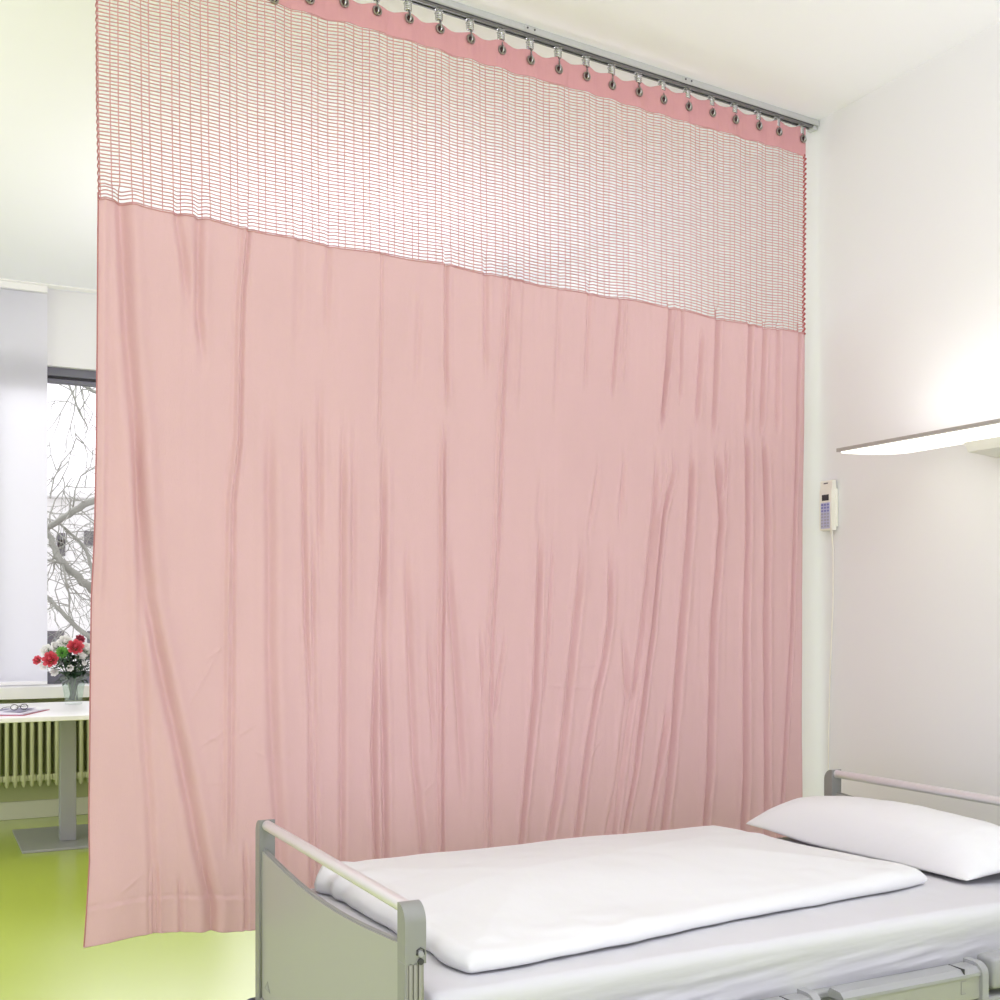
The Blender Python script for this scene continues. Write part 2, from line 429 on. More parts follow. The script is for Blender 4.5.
# magazine with spectacles
mg = thing('magazine', 'pale magazine with a red back cover lying on the white table', 'magazine', (0.511, 6.51, TT), math.radians(66))
bm = bmesh.new(); box(bm, 0, 0.395, 0.0, 0.30, 0.0005, 0.003)
obj('back_cover', bm, M['cover'], mg)
nx, ny = 16, 12; V = []
for lay, zz in ((1, 0), (0, 0)):
    for j in range(ny+1):
        for i in range(nx+1):
            u, v = i/nx, j/ny
            z = 0.012 + 0.006*math.sin(PI*v)*(1-u*0.4) - 0.008*(u**3) if lay else 0.0035
            V.append((0.004 + (0.375-0.06*v*0)*u, 0.006+0.28*v, max(z, 0.0055) if lay else z))
n0 = (nx+1)*(ny+1); Q = []
for j in range(ny):
    for i in range(nx):
        a = j*(nx+1)+i
        Q.append((a, a+1, a+nx+2, a+nx+1)); Q.append((n0+a, n0+a+nx+1, n0+a+nx+2, n0+a+1))
for i in range(nx):
    Q.append((i, n0+i, n0+i+1, i+1)); a = ny*(nx+1)+i; Q.append((a, a+1, n0+a+1, n0+a))
for j in range(ny):
    a = j*(nx+1); Q.append((a, a+nx+1, n0+a+nx+1, n0+a)); a = a+nx; Q.append((a, n0+a, n0+a+nx+1, a+nx+1))
npmesh('pages', V, Q, M['paper'], mg, sm=False)
bm = bmesh.new()
for k, (a, b, c, d) in enumerate(((.03, .16, .03, .12), (.19, .30, .04, .13), (.04, .28, .16, .20), (.04, .25, .22, .26))):
    box(bm, a, b, c, d, 0.0185, 0.0192)
obj('printed_picture', bm, M['ink'], mg)
gl = thing('spectacles', 'dark framed spectacles resting on the open magazine', 'spectacles', (0.50, 6.66, TT+0.0215), math.radians(24))
gl.scale = (.82, .82, .82)
bm = bmesh.new()
for s in (-1, 1):
    c = Vector((s*0.033, 0, 0.018)); pts = []
    for k in range(17):
        a = 2*PI*k/16; pts.append(c + Vector((0.025*math.cos(a), 0.002, 0.0175*math.sin(a))))
    tube(bm, pts, 0.0022, 6, cap=False)
tube(bm, [(-0.009, 0, 0.024), (0, 0.001, 0.027), (0.009, 0, 0.024)], 0.002, 6)
obj('rims', bm, M['specs'], gl, sm=50)
for s in (-1, 1):
    obj('temple', T([(s*0.058, 0, 0.022), (s*0.060, 0.04, 0.020), (s*0.056, 0.10, 0.012), (s*0.050, 0.135, 0.0022)], 0.002, 6), M['specs'], gl, sm=50)
    bm = bmesh.new(); c = Vector((s*0.033, 0.001, 0.018))
    vs = [bm.verts.new(c + Vector((0.024*math.cos(2*PI*k/16), 0, 0.0165*math.sin(2*PI*k/16)))) for k in range(16)]
    bm.faces.new(vs); obj('lens', bm, M['glass'], gl)

# vase and flowers
VC = Vector((0.86, 7.28, TT))
vp = on_y(73.5, 703, 7.28); VC.x = vp.x
vs_ = thing('vase', 'clear glass vase of water holding the bouquet on the table', 'vase', VC)
bm = bmesh.new()
lathe(bm, [(0.0005, 0.0), (0.047, 0.0), (0.050, 0.006), (0.053, 0.04), (0.060, 0.09), (0.071, 0.14), (0.078, 0.165), (0.0755, 0.165), (0.068, 0.14), (0.057, 0.09), (0.050, 0.04), (0.046, 0.022), (0.0005, 0.018)], n=32)
obj('glass_body', bm, M['vase'], vs_, sm=50)
bm = bmesh.new()
lathe(bm, [(0.0005, 0.0185), (0.045, 0.0225), (0.0495, 0.04), (0.0565, 0.09), (0.0640, 0.125), (0.0005, 0.125)], n=32)
obj('water', bm, M['water'], vs_, sm=50)

def bloom(bm, R, layers=5, mi=0, seed=0, flat=0.75):
    """a rose head: nested, cupped petals"""
    rr = random.Random(seed)
    for L in range(layers):
        t = L/(layers-1) if layers > 1 else 1
        n = 4 + L; rad = R*(0.22+0.78*t); op = 0.10 + 0.85*t
        for k in range(n):
            a0 = 2*PI*(k+0.5*(L % 2))/n + rr.uniform(-.15, .15)
            rows = []
            for i in range(5):
                v = i/4; row = []
                for j in range(5):
                    u = j/4*2-1
                    wd = (1.25*PI/n)*(1-0.25*abs(u)*v)
                    ang = a0 + u*wd
                    rd = rad*(0.25 + 0.75*math.sin(v*PI/2)**0.8)*(0.8+0.2*(1-u*u)) + R*0.10*v*v*op
                    z = R*flat*(1.35*v*(1-0.45*t) - (0.22*v*v*t) - 0.12*u*u*v)
                    row.append(bm.verts.new((rd*math.cos(ang), rd*math.sin(ang), z)))
                rows.append(row)
            for i in range(4):
                for j in range(4): bm.faces.new((rows[i][j], rows[i][j+1], rows[i+1][j+1], rows[i+1][j])).material_index = mi
    lathe(bm, [(R*0.02, R*flat*1.15), (R*0.16, R*flat*1.1), (R*0.24, R*flat*0.9), (R*0.22, R*flat*0.4), (R*0.05, 0)], n=10, mi=mi)
    return bm
def leaf(bm, p, d, L, W, up=Vector((0, 0, 1)), mi=0):
    d = d.normalized(); s = d.cross(up)
    if s.length < 0.1: s = d.cross(Vector((1, 0, 0)))
    s.normalize(); n = s.cross(d)
    prof = [(0, .05), (.2, .6), (.45, 1), (.7, .75), (.9, .3), (1, .02)]
    rows = []
    for t, w in prof:
        c = p + d*(L*t) + n*(0.18*L*math.sin(PI*t)*0.6) - Vector((0, 0, 1))*(0.12*L*t*t)
        rows.append([bm.verts.new(c - s*W*w/2 + n*W*w*0.15), bm.verts.new(c), bm.verts.new(c + s*W*w/2 + n*W*w*0.15)])
    for a, b in zip(rows, rows[1:]):
        for k in (0, 1): bm.faces.new((a[k], a[k+1], b[k+1], b[k])).material_index = mi
flow = [
 # px, py, dy, radius px, kind, label
 (50, 659, -.05, 6.8, 'rose', 'large coral red rose low on the left of the bouquet'),
 (75.5, 646.5, -.07, 6.8, 'rose', 'large coral red rose near the top centre of the bouquet'),
 (37, 660, .0, 4.0, 'rose', 'small red rosebud at the far left tip of the bouquet'),
 (80, 639, .03, 4.2, 'rosedark', 'small dark pink rose at the very top of the bouquet'),
 (62, 652, -.06, 6.0, 'green', 'green chrysanthemum between the two large red roses'),
 (65, 641, .02, 5.5, 'white', 'white bloom at the top of the bouquet above the green chrysanthemum'),
 (56, 646, .03, 4.8, 'white', 'white bloom above the lower left red rose'),
 (46, 650, .03, 5.0, 'white', 'white bloom at the upper left edge of the bouquet'),
 (86, 649, -.05, 5.5, 'white', 'white bloom right of the central red rose beside the curtain'),
 (81.5, 656, -.08, 3.4, 'white', 'small white bloom below the central red rose'),
 (70, 668, -.09, 2.6, 'white', 'tiny white bloom in the dark leaves low in the bouquet'),
 (84.5, 663, -.09, 1.9, 'white', 'tiny white bud at the lower right by the curtain edge'),
 (43, 666, -.02, 3.0, 'white', 'small white bud below the far left rosebud'),
 (54, 672, -.02, 3.2, 'white', 'small white bloom hanging low left over the window frame'),
]
for k, (x, y, dy, rp, kd, lab) in enumerate(flow):
    c = on_y(x, y, VC.y+dy); R = rp*6.9/FL*(1.3 if kd == 'white' else 1.15)
    loc = c - VC
    t = thing({'rose': 'rose', 'rosedark': 'rose', 'green': 'chrysanthemum', 'white': 'white_flower'}[kd], lab, 'flower', VC + Vector((loc.x*0.05, loc.y*0.05, 0.03)), 0, 'flowers in the glass vase')
    base = Vector(t.location); e = c - base
    d = (e*0.25 + Vector((e.x*0.4-0.02, -0.20, 0.03))).normalized()
    bm = bmesh.new()
    if kd == 'green':
        for ll in range(4):
            for q in range(12):
                a = 2*PI*(q+ll*0.5)/12; el = 0.15+ll*0.38
                dd = Vector((math.cos(a)*math.cos(el), math.sin(a)*math.cos(el), math.sin(el)))
                leaf(bm, dd*R*0.15, dd, R*0.95, R*0.4)
    else:
        bloom(bm, R, 5 if rp > 4 else 4, 0, k, 0.75 if kd != 'white' else 0.55)
    o = obj('bloom', bm, M[{'rose': 'rose', 'rosedark': 'rosedark', 'green': 'greenpetal', 'white': 'whitepetal'}[kd]], t, sm=60)
    o.rotation_euler = d.to_track_quat('Z', 'Y').to_euler(); o.location = e - d*R*0.4
    e2 = e - d*R*0.4
    neck = Vector((e.x*0.18, e.y*0.18, 0.14))
    obj('stem', T([(0, 0, 0), neck*0.55, neck, neck.lerp(e2, .5) + Vector((0, 0, .012)), e2], 0.0022, 6), M['stem'], t, sm=60)
    if rp > 3.9:
        bm = bmesh.new()
        for q in range(5):
            a = 2*PI*q/5; leaf(bm, Vector((0, 0, 0)), Vector((math.cos(a), math.sin(a), 0.25)), R*0.9, R*0.35)
        s = obj('sepals', bm, M['stem'], t, sm=60); s.rotation_euler = o.rotation_euler; s.location = e2
bm = bmesh.new(); rr = random.Random(5)
for k in range(230):
    a = rr.uniform(0, 2*PI); rad = rr.uniform(0.02, 0.115); z = rr.uniform(0.135, 0.315)
    sc = 0.45 + 0.55*min(1, (z-0.12)/0.14)
    p = Vector((math.cos(a)*rad*sc, math.sin(a)*rad*sc*0.8, z))
    d = Vector((math.cos(a)*rr.uniform(.3, 1), math.sin(a)*rr.uniform(.3, 1), rr.uniform(-.5, .7)))
    leaf(bm, p, d, rr.uniform(.035, .065), rr.uniform(.022, .036))
for k in range(26):
    a = rr.uniform(0, 2*PI); r1 = rr.uniform(.0, .035); r2 = rr.uniform(.02, .06)
    tube(bm, [(math.cos(a)*r1, math.sin(a)*r1, .024), (math.cos(a+1)*r1*.6, math.sin(a+1)*r1*.6, .08), (math.cos(a+2)*r2*.8, math.sin(a+2)*r2*.8, .15), (math.cos(a+2)*r2*1.5, math.sin(a+2)*r2*1.3, .24)], 0.002, 5)
fo = obj('foliage', bm, M['leaf'], None, sm=60); fo.location = VC
tag(fo, 'dark green leaves and stems filling the bouquet in the vase', 'foliage', kind='stuff')

# ================================================================== curtain
P0 = Vector((0.470, 3.515, 0)); P1 = Vector((3.365, 3.790, 0))
LC = (P1-P0).length; U = (P1-P0).normalized(); NN = Vector((U.y, -U.x, 0))   # NN points towards the camera side
def on_c(px, py):
    """where a line of sight meets the hanging plane: (distance along the rail, height)"""
    d = ray(px, py); t = P0.dot(NN)/d.dot(NN); q = d*t
    return (q-P0).dot(U), H + q.z - 0.0

def trace2(a, b):
    (s0, z0), (s1, z1) = on_c(*a), on_c(*b)
    return lambda s: z0 + (z1-z0)*(s-s0)/(s1-s0)
z_head = trace2((540, 53), (801, 128)); z_hem = trace2((270, 1), (801, 155)); z_low = trace2((80, 943), (800, 842)); z_seam = trace2((98, 200), (804, 335))
def z_net(s): return z_seam(s) + 0.004*np.sin(s*7) + 0.0025*np.sin(s*23)
def z_bot(s): return z_low(s) - 0.030*sstep(0.05, 0.5, s) + 0.005*np.sin(s*9)
# side edges traced as shapes that flare towards the hem
Ledge = [(95, -80), (96, 100), (98, 200), (97, 330), (96, 440), (94, 540), (91, 600), (90, 680), (89.5, 760), (88.5, 860), (84, 905), (80, 946)]
Redge = [(804, 155), (804, 335), (803, 430), (801, 520), (800, 600), (799, 720), (799, 780), (799, 850)]
def curve(pts):
    a = sorted([on_c(*p)[::-1] for p in pts]); z = np.array([p[0] for p in a]); s = np.array([p[1] for p in a])
    return lambda zz: np.interp(zz, z, s)
sL = curve(Ledge); sR = curve(Redge)

# folds: (polyline in sight coordinates, half width m, depth m), fading at both ends; negative depth = ridge
folds = [
 ([(122,205),(128,330),(135,420),(140,500),(148,600),(165,680),(183,760),(200,850),(212,905)], .018, .020, .05),
 ([(137,430),(140,600),(143,700),(150,800),(153,870)], .012, .008, .15),
 ([(104,205),(103,440),(100,600)], .010, -.006, .1),
 ([(178,220),(184,260),(188,300)], .012, .010, .1),
 ([(200,215),(199,310),(203,350)], .012, .012, .1),
 ([(246,225),(240,300),(238,440),(231,500),(229,600),(228,680),(226,840)], .006, -.006, .1),
 ([(250,225),(244,300),(242,440),(236,500),(235,600),(234,680),(232,840)], .006, .005, .1),
 ([(272,430),(273,560),(272,640),(275,760),(282,860)], .016, .013, .2),
 ([(306,440),(307,560),(308,620),(312,700),(312,870)], .008, .009, .15),
 ([(316,540),(315,620),(316,700),(318,860)], .007, .007, .15),
 ([(322,400),(323,500),(322,560)], .01, .008, .15),
 ([(345,440),(344,650),(343,870)], .010, .010, .15),
 ([(356,460),(355,600)], .01, .007, .2),
 ([(384,560),(379,640),(375,750),(378,870)], .009, .012, .15),
 ([(386,460),(386,560),(384,650),(386,750),(387,860)], .010, .012, .15),
 ([(383,250),(382,360),(381,440)], .005, .004, .1),
 ([(409,560),(411,640),(415,760),(424,860)], .011, .010, .15),
 ([(430,640),(432,700),(434,740)], .008, .007, .1),
 ([(443,440),(443,560),(441,650),(440,760),(440,860)], .0045, -.006, .1),
 ([(446,440),(446,560),(444,650),(443,760),(443,860)], .0045, .006, .1),
 ([(447,270),(447,360),(449,400)], .008, .009, .08),
 ([(450,560),(456,650),(460,720),(463,790)], .012, .011, .15),
 ([(510,280),(504,400),(501,500),(498,560),(493,640),(491,700),(490,860)], .0045, .006, .1),
 ([(506,280),(500,400),(497,500),(494,560),(489,640),(487,700),(486,860)], .0045, -.005, .1),
 ([(486,270),(486,370)], .010, .008, .08),
 ([(521,285),(517,400)], .010, -.006, .1),
 ([(481,640),(483,700)], .006, .006, .08),
 ([(505,640),(497,690),(494,720)], .006, .006, .08),
 ([(541,540),(537,650),(535,700),(525,800),(519,860)], .010, .014, .15),
 ([(553,545),(548,640),(543,700)], .006, .006, .1),
 ([(583,560),(575,632),(566,720),(557,800),(546,860)], .012, .014, .12),
 ([(612,560),(611,620),(605,660),(598,690),(588,750),(576,840)], .010, .013, .12),
 ([(625,640),(628,700),(618,780),(605,850)], .011, .010, .12),
 ([(655,470),(652,520),(642,632),(630,720),(619,800),(612,850)], .010, .012, .12),
 ([(672,470),(660,520),(652,632),(637,770),(624,840)], .008, .013, .12),
 ([(665,470),(657,520),(648,632),(632,770)], .006, -.005, .12),
 ([(690,460),(687,520),(680,632),(672,770),(664,850)], .013, .018, .08),
 ([(667,715),(660,770),(648,845)], .009, .012, .1),
 ([(715,460),(719,520),(712,620),(711,770),(706,850)], .012, .018, .08),
 ([(725,450),(721,500)], .007, .008, .06),
 ([(747,440),(747,520),(744,620),(744,770),(741,850)], .012, .018, .06),
 ([(765,445),(767,520),(765,620),(764,770),(763,850)], .012, .018, .06),
 ([(799,337),(796,435),(794,500),(790,632),(782,770),(776,850)], .007, .012, .06),
 ([(620,305),(617,340),(613,390)], .006, .008, .05),
 ([(626,308),(623,380)], .006, -.005, .05),
 ([(669,315),(665,370),(660,425)], .008, .012, .05),
 ([(674,315),(668,370),(663,410)], .005, -.006, .05),
 ([(681,318),(678,400)], .006, .007, .05),
 ([(701,335),(695,420)], .010, .012, .05),
 ([(717,322),(712,430)], .010, .013, .06),
 ([(750,335),(747,425)], .010, .013, .05),
 ([(765,332),(762,428)], .010, .013, .05),
 ([(778,335),(777,428)], .010, .010, .05),
 ([(590,300),(586,380)], .008, .006, .08),
 ([(560,290),(556,400)], .010, .005, .1),
 ([(600,470),(590,530)], .008, .006, .1),
 ([(625,460),(621,520)], .008, .007, .1),
 ([(541,480),(538,530)], .010, .005, .1),
 ([(420,300),(418,380)], .010, .005, .1),
 ([(330,250),(328,330)], .010, .006, .1),
 ([(300,242),(299,340)], .012, .005, .1),
 ([(152,870),(151,905)], .004, -.006, .03), ([(157,868),(158,905)], .004, .006, .03),
 ([(180,880),(181,905)], .006, .006, .03), ([(245,850),(246,905)], .006, .007, .05), ([(205,870),(214,905)], .006, .006, .05),
]
# diagonal creases: straight ridges between two points
creases = [((227,641),(184,716)), ((224,648),(206,662)), ((236,726),(190,754)), ((228,742),(204,738)), ((152,868),(112,898)), ((206,836),(196,868)),
 ((610,648),(588,700)), ((606,735),(582,770)), ((262,722),(232,742)), ((250,748),(285,762)), ((229,784),(205,784)), ((420,795),(436,780)), ((452,700),(440,722)),
 ((540,684),(600,688)), ((575,666),(605,664))]
creases = [(on_c(*a), on_c(*b)) for a, b in creases]
fold_c = []
for pts, w, d, fade in folds:
    a = sorted([on_c(*p)[::-1] for p in pts])
    fold_c.append((np.array([p[0] for p in a]), np.array([p[1] for p in a]), w, d, fade))
hooks_px = [(273,0),(309,0),(343,4),(376,12),(408,20),(439,30),(470,40),(501,51),(530,61),(558,70),(586,77),(611.5,86),(638,93),(662,101),(687,108),(711,114),(734,121),(757.5,127),(777,133),(801,140)]
hooks_s = [on_c(*p)[0] for p in hooks_px]
hooks_s = [hooks_s[0]-0.62, hooks_s[0]-0.46, hooks_s[0]-0.31, hooks_s[0]-0.155] + hooks_s
hooks_s = [h for h in hooks_s if h > 0.02]
eye_z = [on_c(*hooks_px[0])[1]]*(len(hooks_s)-len(hooks_px)) + [on_c(*p)[1] for p in hooks_px]
hooks_s[-1] = min(hooks_s[-1], float(np.interp(3.2, [0], [0])) + on_c(804, 155)[0]-0.018)
def head_wave(s):
    """the heading swings between hooks, out at each eyelet and back between them"""
    y = np.zeros_like(s); hs = np.array(hooks_s)
    idx = np.clip(np.searchsorted(hs, s), 1, len(hs)-1)
    a = hs[idx-1]; b = hs[idx]; t = np.clip((s-a)/(b-a), 0, 1)
    return np.cos(2*PI*t)
def disp(s, z):
    """distance of the cloth from the hanging plane, towards the camera"""
    d = np.zeros_like(s)
    k = sstep(2.5, 3.2, z)
    d += k*(0.0045*head_wave(s))
    low = 1 - sstep(1.6, 2.5, z)
    d += 0.020*vn(s*2.2 + 0.10*vn(s*1.0, z*1.3, 1), z*0.5, 2)*(0.4+0.6*low)
    d += 0.006*vn(s*7.5+0.3*vn(s*2, z*1.2, 9), z*0.45, 3)*(0.5+0.5*low)
    fine = 0.6 + 0.4*sstep(1.2, 2.3, z)
    right = 0.5 + 0.5*sstep(0.5, 2.0, s)
    cl = 1 - sstep(2.44, 2.52, z)
    band = 0.55 + 0.45*vn(s*1.2, z*3.2, 11)
    d += cl*0.0034*vn(s*26, z*0.9, 4)*fine*right*band
    d += cl*0.0024*vn(s*62, z*1.6, 5)*fine*right*band
    d += cl*0.0009*vn(s*14, z*16, 6)
    for zz, ss, w, dep, fade in fold_c:
        c = np.interp(z, zz, ss)
        zlo, zhi = zz[0], zz[-1]
        f = sstep(zlo-fade, zlo+fade, z) * (1-sstep(zhi-fade, zhi+fade, z))
        if zlo < 0.55: f = 1-sstep(zhi-fade, zhi+fade, z)
        if zhi > 2.42: f = f/np.maximum(1e-3, (1-sstep(zhi-fade, zhi+fade, z))) * (1-sstep(2.50, 2.62, z))
        x = (s-c)/w
        d += -1.25*dep*f*(np.exp(-x*x) - 0.35*np.exp(-((x-2.0)/1.2)**2) - 0.35*np.exp(-((x+2.0)/1.2)**2))
    for (sa, za), (sb, zb) in creases:
        vx, vz = sb-sa, zb-za; L2 = vx*vx+vz*vz
        t = np.clip(((s-sa)*vx+(z-za)*vz)/L2, 0, 1)
        dist = np.sqrt((s-sa-t*vx)**2 + (z-za-t*vz)**2)
        sg = ((s-sa)*vz-(z-za)*vx)/math.sqrt(L2)
        d += np.sin(PI*np.clip(t, .05, .95))*0.0030*np.exp(-(dist/0.007)**2)*(0.6+0.8*np.tanh(sg/0.004))
    # hem seam above the bottom edge
    hz = z - (z_bot(s) + 0.108)
    d += -0.0025*np.exp(-(hz/0.005)**2) + 0.0015*np.exp(-((hz+0.012)/0.007)**2)
    d += 0.0018*vn(s*40, z*30, 8)*(1-sstep(0.0, 0.05, np.abs(hz)))
    # the left corner kicks out
    d += 0.05*(1-sstep(0.0, 0.25, s))*(1-sstep(0.3, 0.75, z))
    return d
def cpt(s, z, off=0.0):
    d = disp(s, z) + off
    return np.stack([P0.x + U.x*s + NN.x*d, P0.y + U.y*s + NN.y*d, z], axis=-1)
def grid_quads(nr, nc):
    i = np.arange(nc-1); j = np.arange(nr-1)
    I, J = np.meshgrid(i, j); a = (J*nc+I).ravel()
    return np.stack([a, a+1, a+nc+1, a+nc], axis=1)

cur = thing('privacy_curtain', 'pink hospital privacy curtain with netting top hanging from the ceiling rail', 'curtain', (0, 0, 0))
cur.location = (P0+P1)/2
CO = np.array([cur.location.x, cur.location.y, 0.0])
nc, nr = 1150, 430
t = np.linspace(0, 1, nc); v = np.linspace(0, 1, nr)
Tt, Vv = np.meshgrid(t, v)
S = Tt*LC
Z = z_bot(S)*(1-Vv) + z_net(S)*Vv
S = sL(Z)*(1-Tt) + sR(Z)*Tt
Z = z_bot(S)*(1-Vv) + z_net(S)*Vv
P = cpt(S, Z) - CO
npmesh('cloth_panel', P.reshape(-1, 3), grid_quads(nr, nc), M['pink'], cur)
# side hems and bottom edge as thin rolled seams
for fn in (sL, sR):
    zz = np.linspace(float(z_bot(0.0)), 2.5, 220); ss = fn(zz)
    pts = cpt(ss, zz) - CO
    obj('side_seam', T([tuple(p) for p in pts], 0.0022, 6), M['pink'] if fn is sR else M['edge'], cur, sm=80)
ss = np.linspace(float(sL(0.3)), float(sR(0.3)), 500); zz = z_bot(ss)
obj('bottom_seam', T([tuple(p) for p in cpt(ss, zz)-CO], 0.002, 6), M['pink'], cur, sm=80)
# stitched seam between cloth and net
ss = np.linspace(float(sL(2.5)), float(sR(2.45)), 900); zz = z_net(ss)
obj('net_seam', T([tuple(p) for p in cpt(ss, zz, 0.001)-CO], 0.0022, 5), M['net'], cur, sm=80)
# heading band (solid, front and back)
nc, nr = 1000, 36
t = np.linspace(0, 1, nc); v = np.linspace(0, 1, nr); Tt, Vv = np.meshgrid(t, v)
S = sL(3.2+0*Tt)*(1-Tt) + sR(3.2+0*Tt)*Tt
hw = head_wave(S)
ztop = z_head(S) + 0.002 - 0.009*(0.5-0.5*hw) + 0.004*vn(S*9, S*0, 21)
zbt = z_hem(S) + 0.003*np.sin(S*8) + 0.003*vn(S*11, S*0, 22)
Z = zbt*(1-Vv) + ztop*Vv
d2 = 0.0025*vn(S*30, Z*4, 23) + 0.001*vn(S*80, Z*12, 24)
for nm, off in (('heading_band', 0.0015), ):
    P = cpt(S, Z, off + d2) - CO
    o = npmesh(nm, P.reshape(-1, 3), grid_quads(nr, nc), M['band'], cur)
    md = o.modifiers.new('thickness', 'SOLIDIFY'); md.thickness = 0.003; md.offset = -1
# net: real threads with a four-sided section
def threads(lines, wid, thk, nvec):
    """lines: array (n, m, 3); ribbon of width wid along z or s, thickness thk along NN"""
    n, m, _ = lines.shape
    side = nvec*wid/2; nn = np.array([NN.x, NN.y, 0])*thk/2
    offs = np.stack([side, nn, -side, -nn])
    V = (lines[:, :, None, :] + offs[None, None, :, :])
    i = np.arange(m-1); k = np.arange(4)
    Q = []
    for l in range(n):
        base = l*m*4
        a = base + (i[:, None]*4 + k[None, :]); b = base + (i[:, None]*4 + (k[None, :]+1) % 4)
        Q.append(np.stack([a, b, b+4, a+4], axis=-1).reshape(-1, 4))
    return V.reshape(-1, 3), np.concatenate(Q)
nh = 67; m = 460
ss = np.linspace(0, 1, m)
H_ = []
for k in range(nh):
    f = (k+0.5)/nh
    s = ss*LC; zz = z_net(s)*(1-f) + (z_hem(s)+0.003*np.sin(s*8)+0.002)*f
    s = sL(zz)*(1-ss) + sR(zz)*ss
    H_.append(cpt(s, zz + 0.0008*vn(s*30, s*0+k, 31)) - CO)
V1, Q1 = threads(np.array(H_), 0.0040, 0.0014, np.array([0, 0, 1.0]))
nv = 96; m = 40; Vl = []
vv = np.linspace(0, 1, m)
for k in range(nv+1):
    s0 = 0.006 + (LC-0.012)*k/nv + 0.004*math.sin(k*2.1)
    s = np.full(m, s0); z = z_net(s)*(1-vv) + (z_hem(s)+0.002)*vv
    s = s + (sL(z)*(1-s0/LC)) + (sR(z)-LC)*(s0/LC)
    Vl.append(cpt(s, z) - CO)
V2, Q2 = threads(np.array(Vl), 0.0032, 0.0014, np.array([U.x, U.y, 0]))
npmesh('netting', np.concatenate([V1, V2]), np.concatenate([Q1, Q2+len(V1)]), M['net'], cur, sm=False)
# cords down both sides of the net
for fn, m_, amp, r in ((sR, 'cord', 0.006, 0.0036), (sL, 'edge', 0.0025, 0.0022)):
    zz = np.linspace(float(z_net(LC)) if fn is sR else float(z_net(0.0)), float(z_hem(LC if fn is sR else 0.0)), 420); s_ = fn(zz) + (-0.003 if fn is sR else 0.002)
    base = cpt(s_, zz) - CO
    ph = np.arange(420)*2*PI*(zz[1]-zz[0])/0.021
    pts = base + np.stack([U.x*amp*0.5*np.sin(ph), U.y*amp*0.5*np.sin(ph), 0*ph], -1) + np.stack([NN.x*amp*np.cos(ph), NN.y*amp*np.cos(ph), 0*ph], -1)
    obj('net_edge_cord', T([tuple(p) for p in pts], r, 5), M[m_], cur, sm=80)
# eyelets
NV = np.array([NN.x, NN.y, 0])
eye_pts = []
for h, ez in zip(hooks_s, eye_z):
    s = np.array([h]); z = np.array([ez])
    p = Vector((cpt(s, z, 0.006)[0] - CO).tolist()); eye_pts.append(p)
    bm = bmesh.new(); ring(bm, p, 0.0135, 0.0040, NN, 18, 6)
    e = obj('eyelet', bm, M['eyelet'], cur, sm=60)
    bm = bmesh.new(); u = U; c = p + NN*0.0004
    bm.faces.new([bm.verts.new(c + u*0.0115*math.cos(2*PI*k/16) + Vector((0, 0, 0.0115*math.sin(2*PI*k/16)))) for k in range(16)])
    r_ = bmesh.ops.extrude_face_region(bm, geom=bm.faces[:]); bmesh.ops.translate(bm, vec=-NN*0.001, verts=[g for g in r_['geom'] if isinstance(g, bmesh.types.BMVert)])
    obj('eyelet_hole_shade', bm, M['hole_shade'], e)  # dark disc filling the ring in place of real shade

# ------------------------------------------------------------------ ceiling rail
s_end = LC + 0.045
R0 = P0 - U*0.9; R1 = P0 + U*s_end
rl = thing('curtain_rail', 'long grey aluminium curtain rail mounted on the ceiling above the pink curtain', 'curtain rail', (R0.x, R0.y, CEIL), math.atan2(U.y, U.x))
LR = (R1-R0).length
bm = bmesh.new()   # local x along the rail, -y towards the camera
prism(bm, [(-0.024, -0.001), (-0.024, -0.020), (-0.020, -0.023), (0.020, -0.023), (0.024, -0.020), (0.024, -0.001)], 'x', 0, LR, bev=0.001)
obj('rail_body', bm, M['alupaint'], rl)
bm = bmesh.new()
prism(bm, [(-0.017, -0.023), (-0.017, -0.031), (-0.013, -0.033), (-0.007, -0.033), (-0.007, -0.030), (-0.014, -0.030), (-0.014, -0.023)], 'x', 0, LR-0.02)
prism(bm, [(0.017, -0.023), (0.014, -0.023), (0.014, -0.030), (0.007, -0.030), (0.007, -0.033), (0.013, -0.033), (0.017, -0.031)], 'x', 0, LR-0.02)
obj('track_channel', bm, M['track'], rl)
obj('track_slot', B(0, LR-0.022, -0.0185, -0.0135, -0.0265, -0.0235), M['slot'], rl)
obj('end_stop', B(LR-0.024, LR, -0.018, 0.018, -0.042, -0.024, bev=0.004), M['alupaint'], rl)
obj('end_cap', B(LR-0.002, LR+0.005, -0.026, 0.026, -0.025, -0.001, bev=0.002), M['alupaint'], rl)
for px in (430, 527, 684):
    s = on_c(px, 10)[0] + 0.9
    e = obj('joint_plate', B(s-0.028, s+0.028, -0.0265, -0.022, -0.019, -0.003, bev=0.0015), M['alupaint'], rl)
    bm = bmesh.new()
    for q in (-0.015, 0.015): tube(bm, [(s+q, -0.0255, -0.0115), (s+q, -0.029, -0.0115)], 0.0035, 8)
    obj('screw', bm, M['slot'], e)

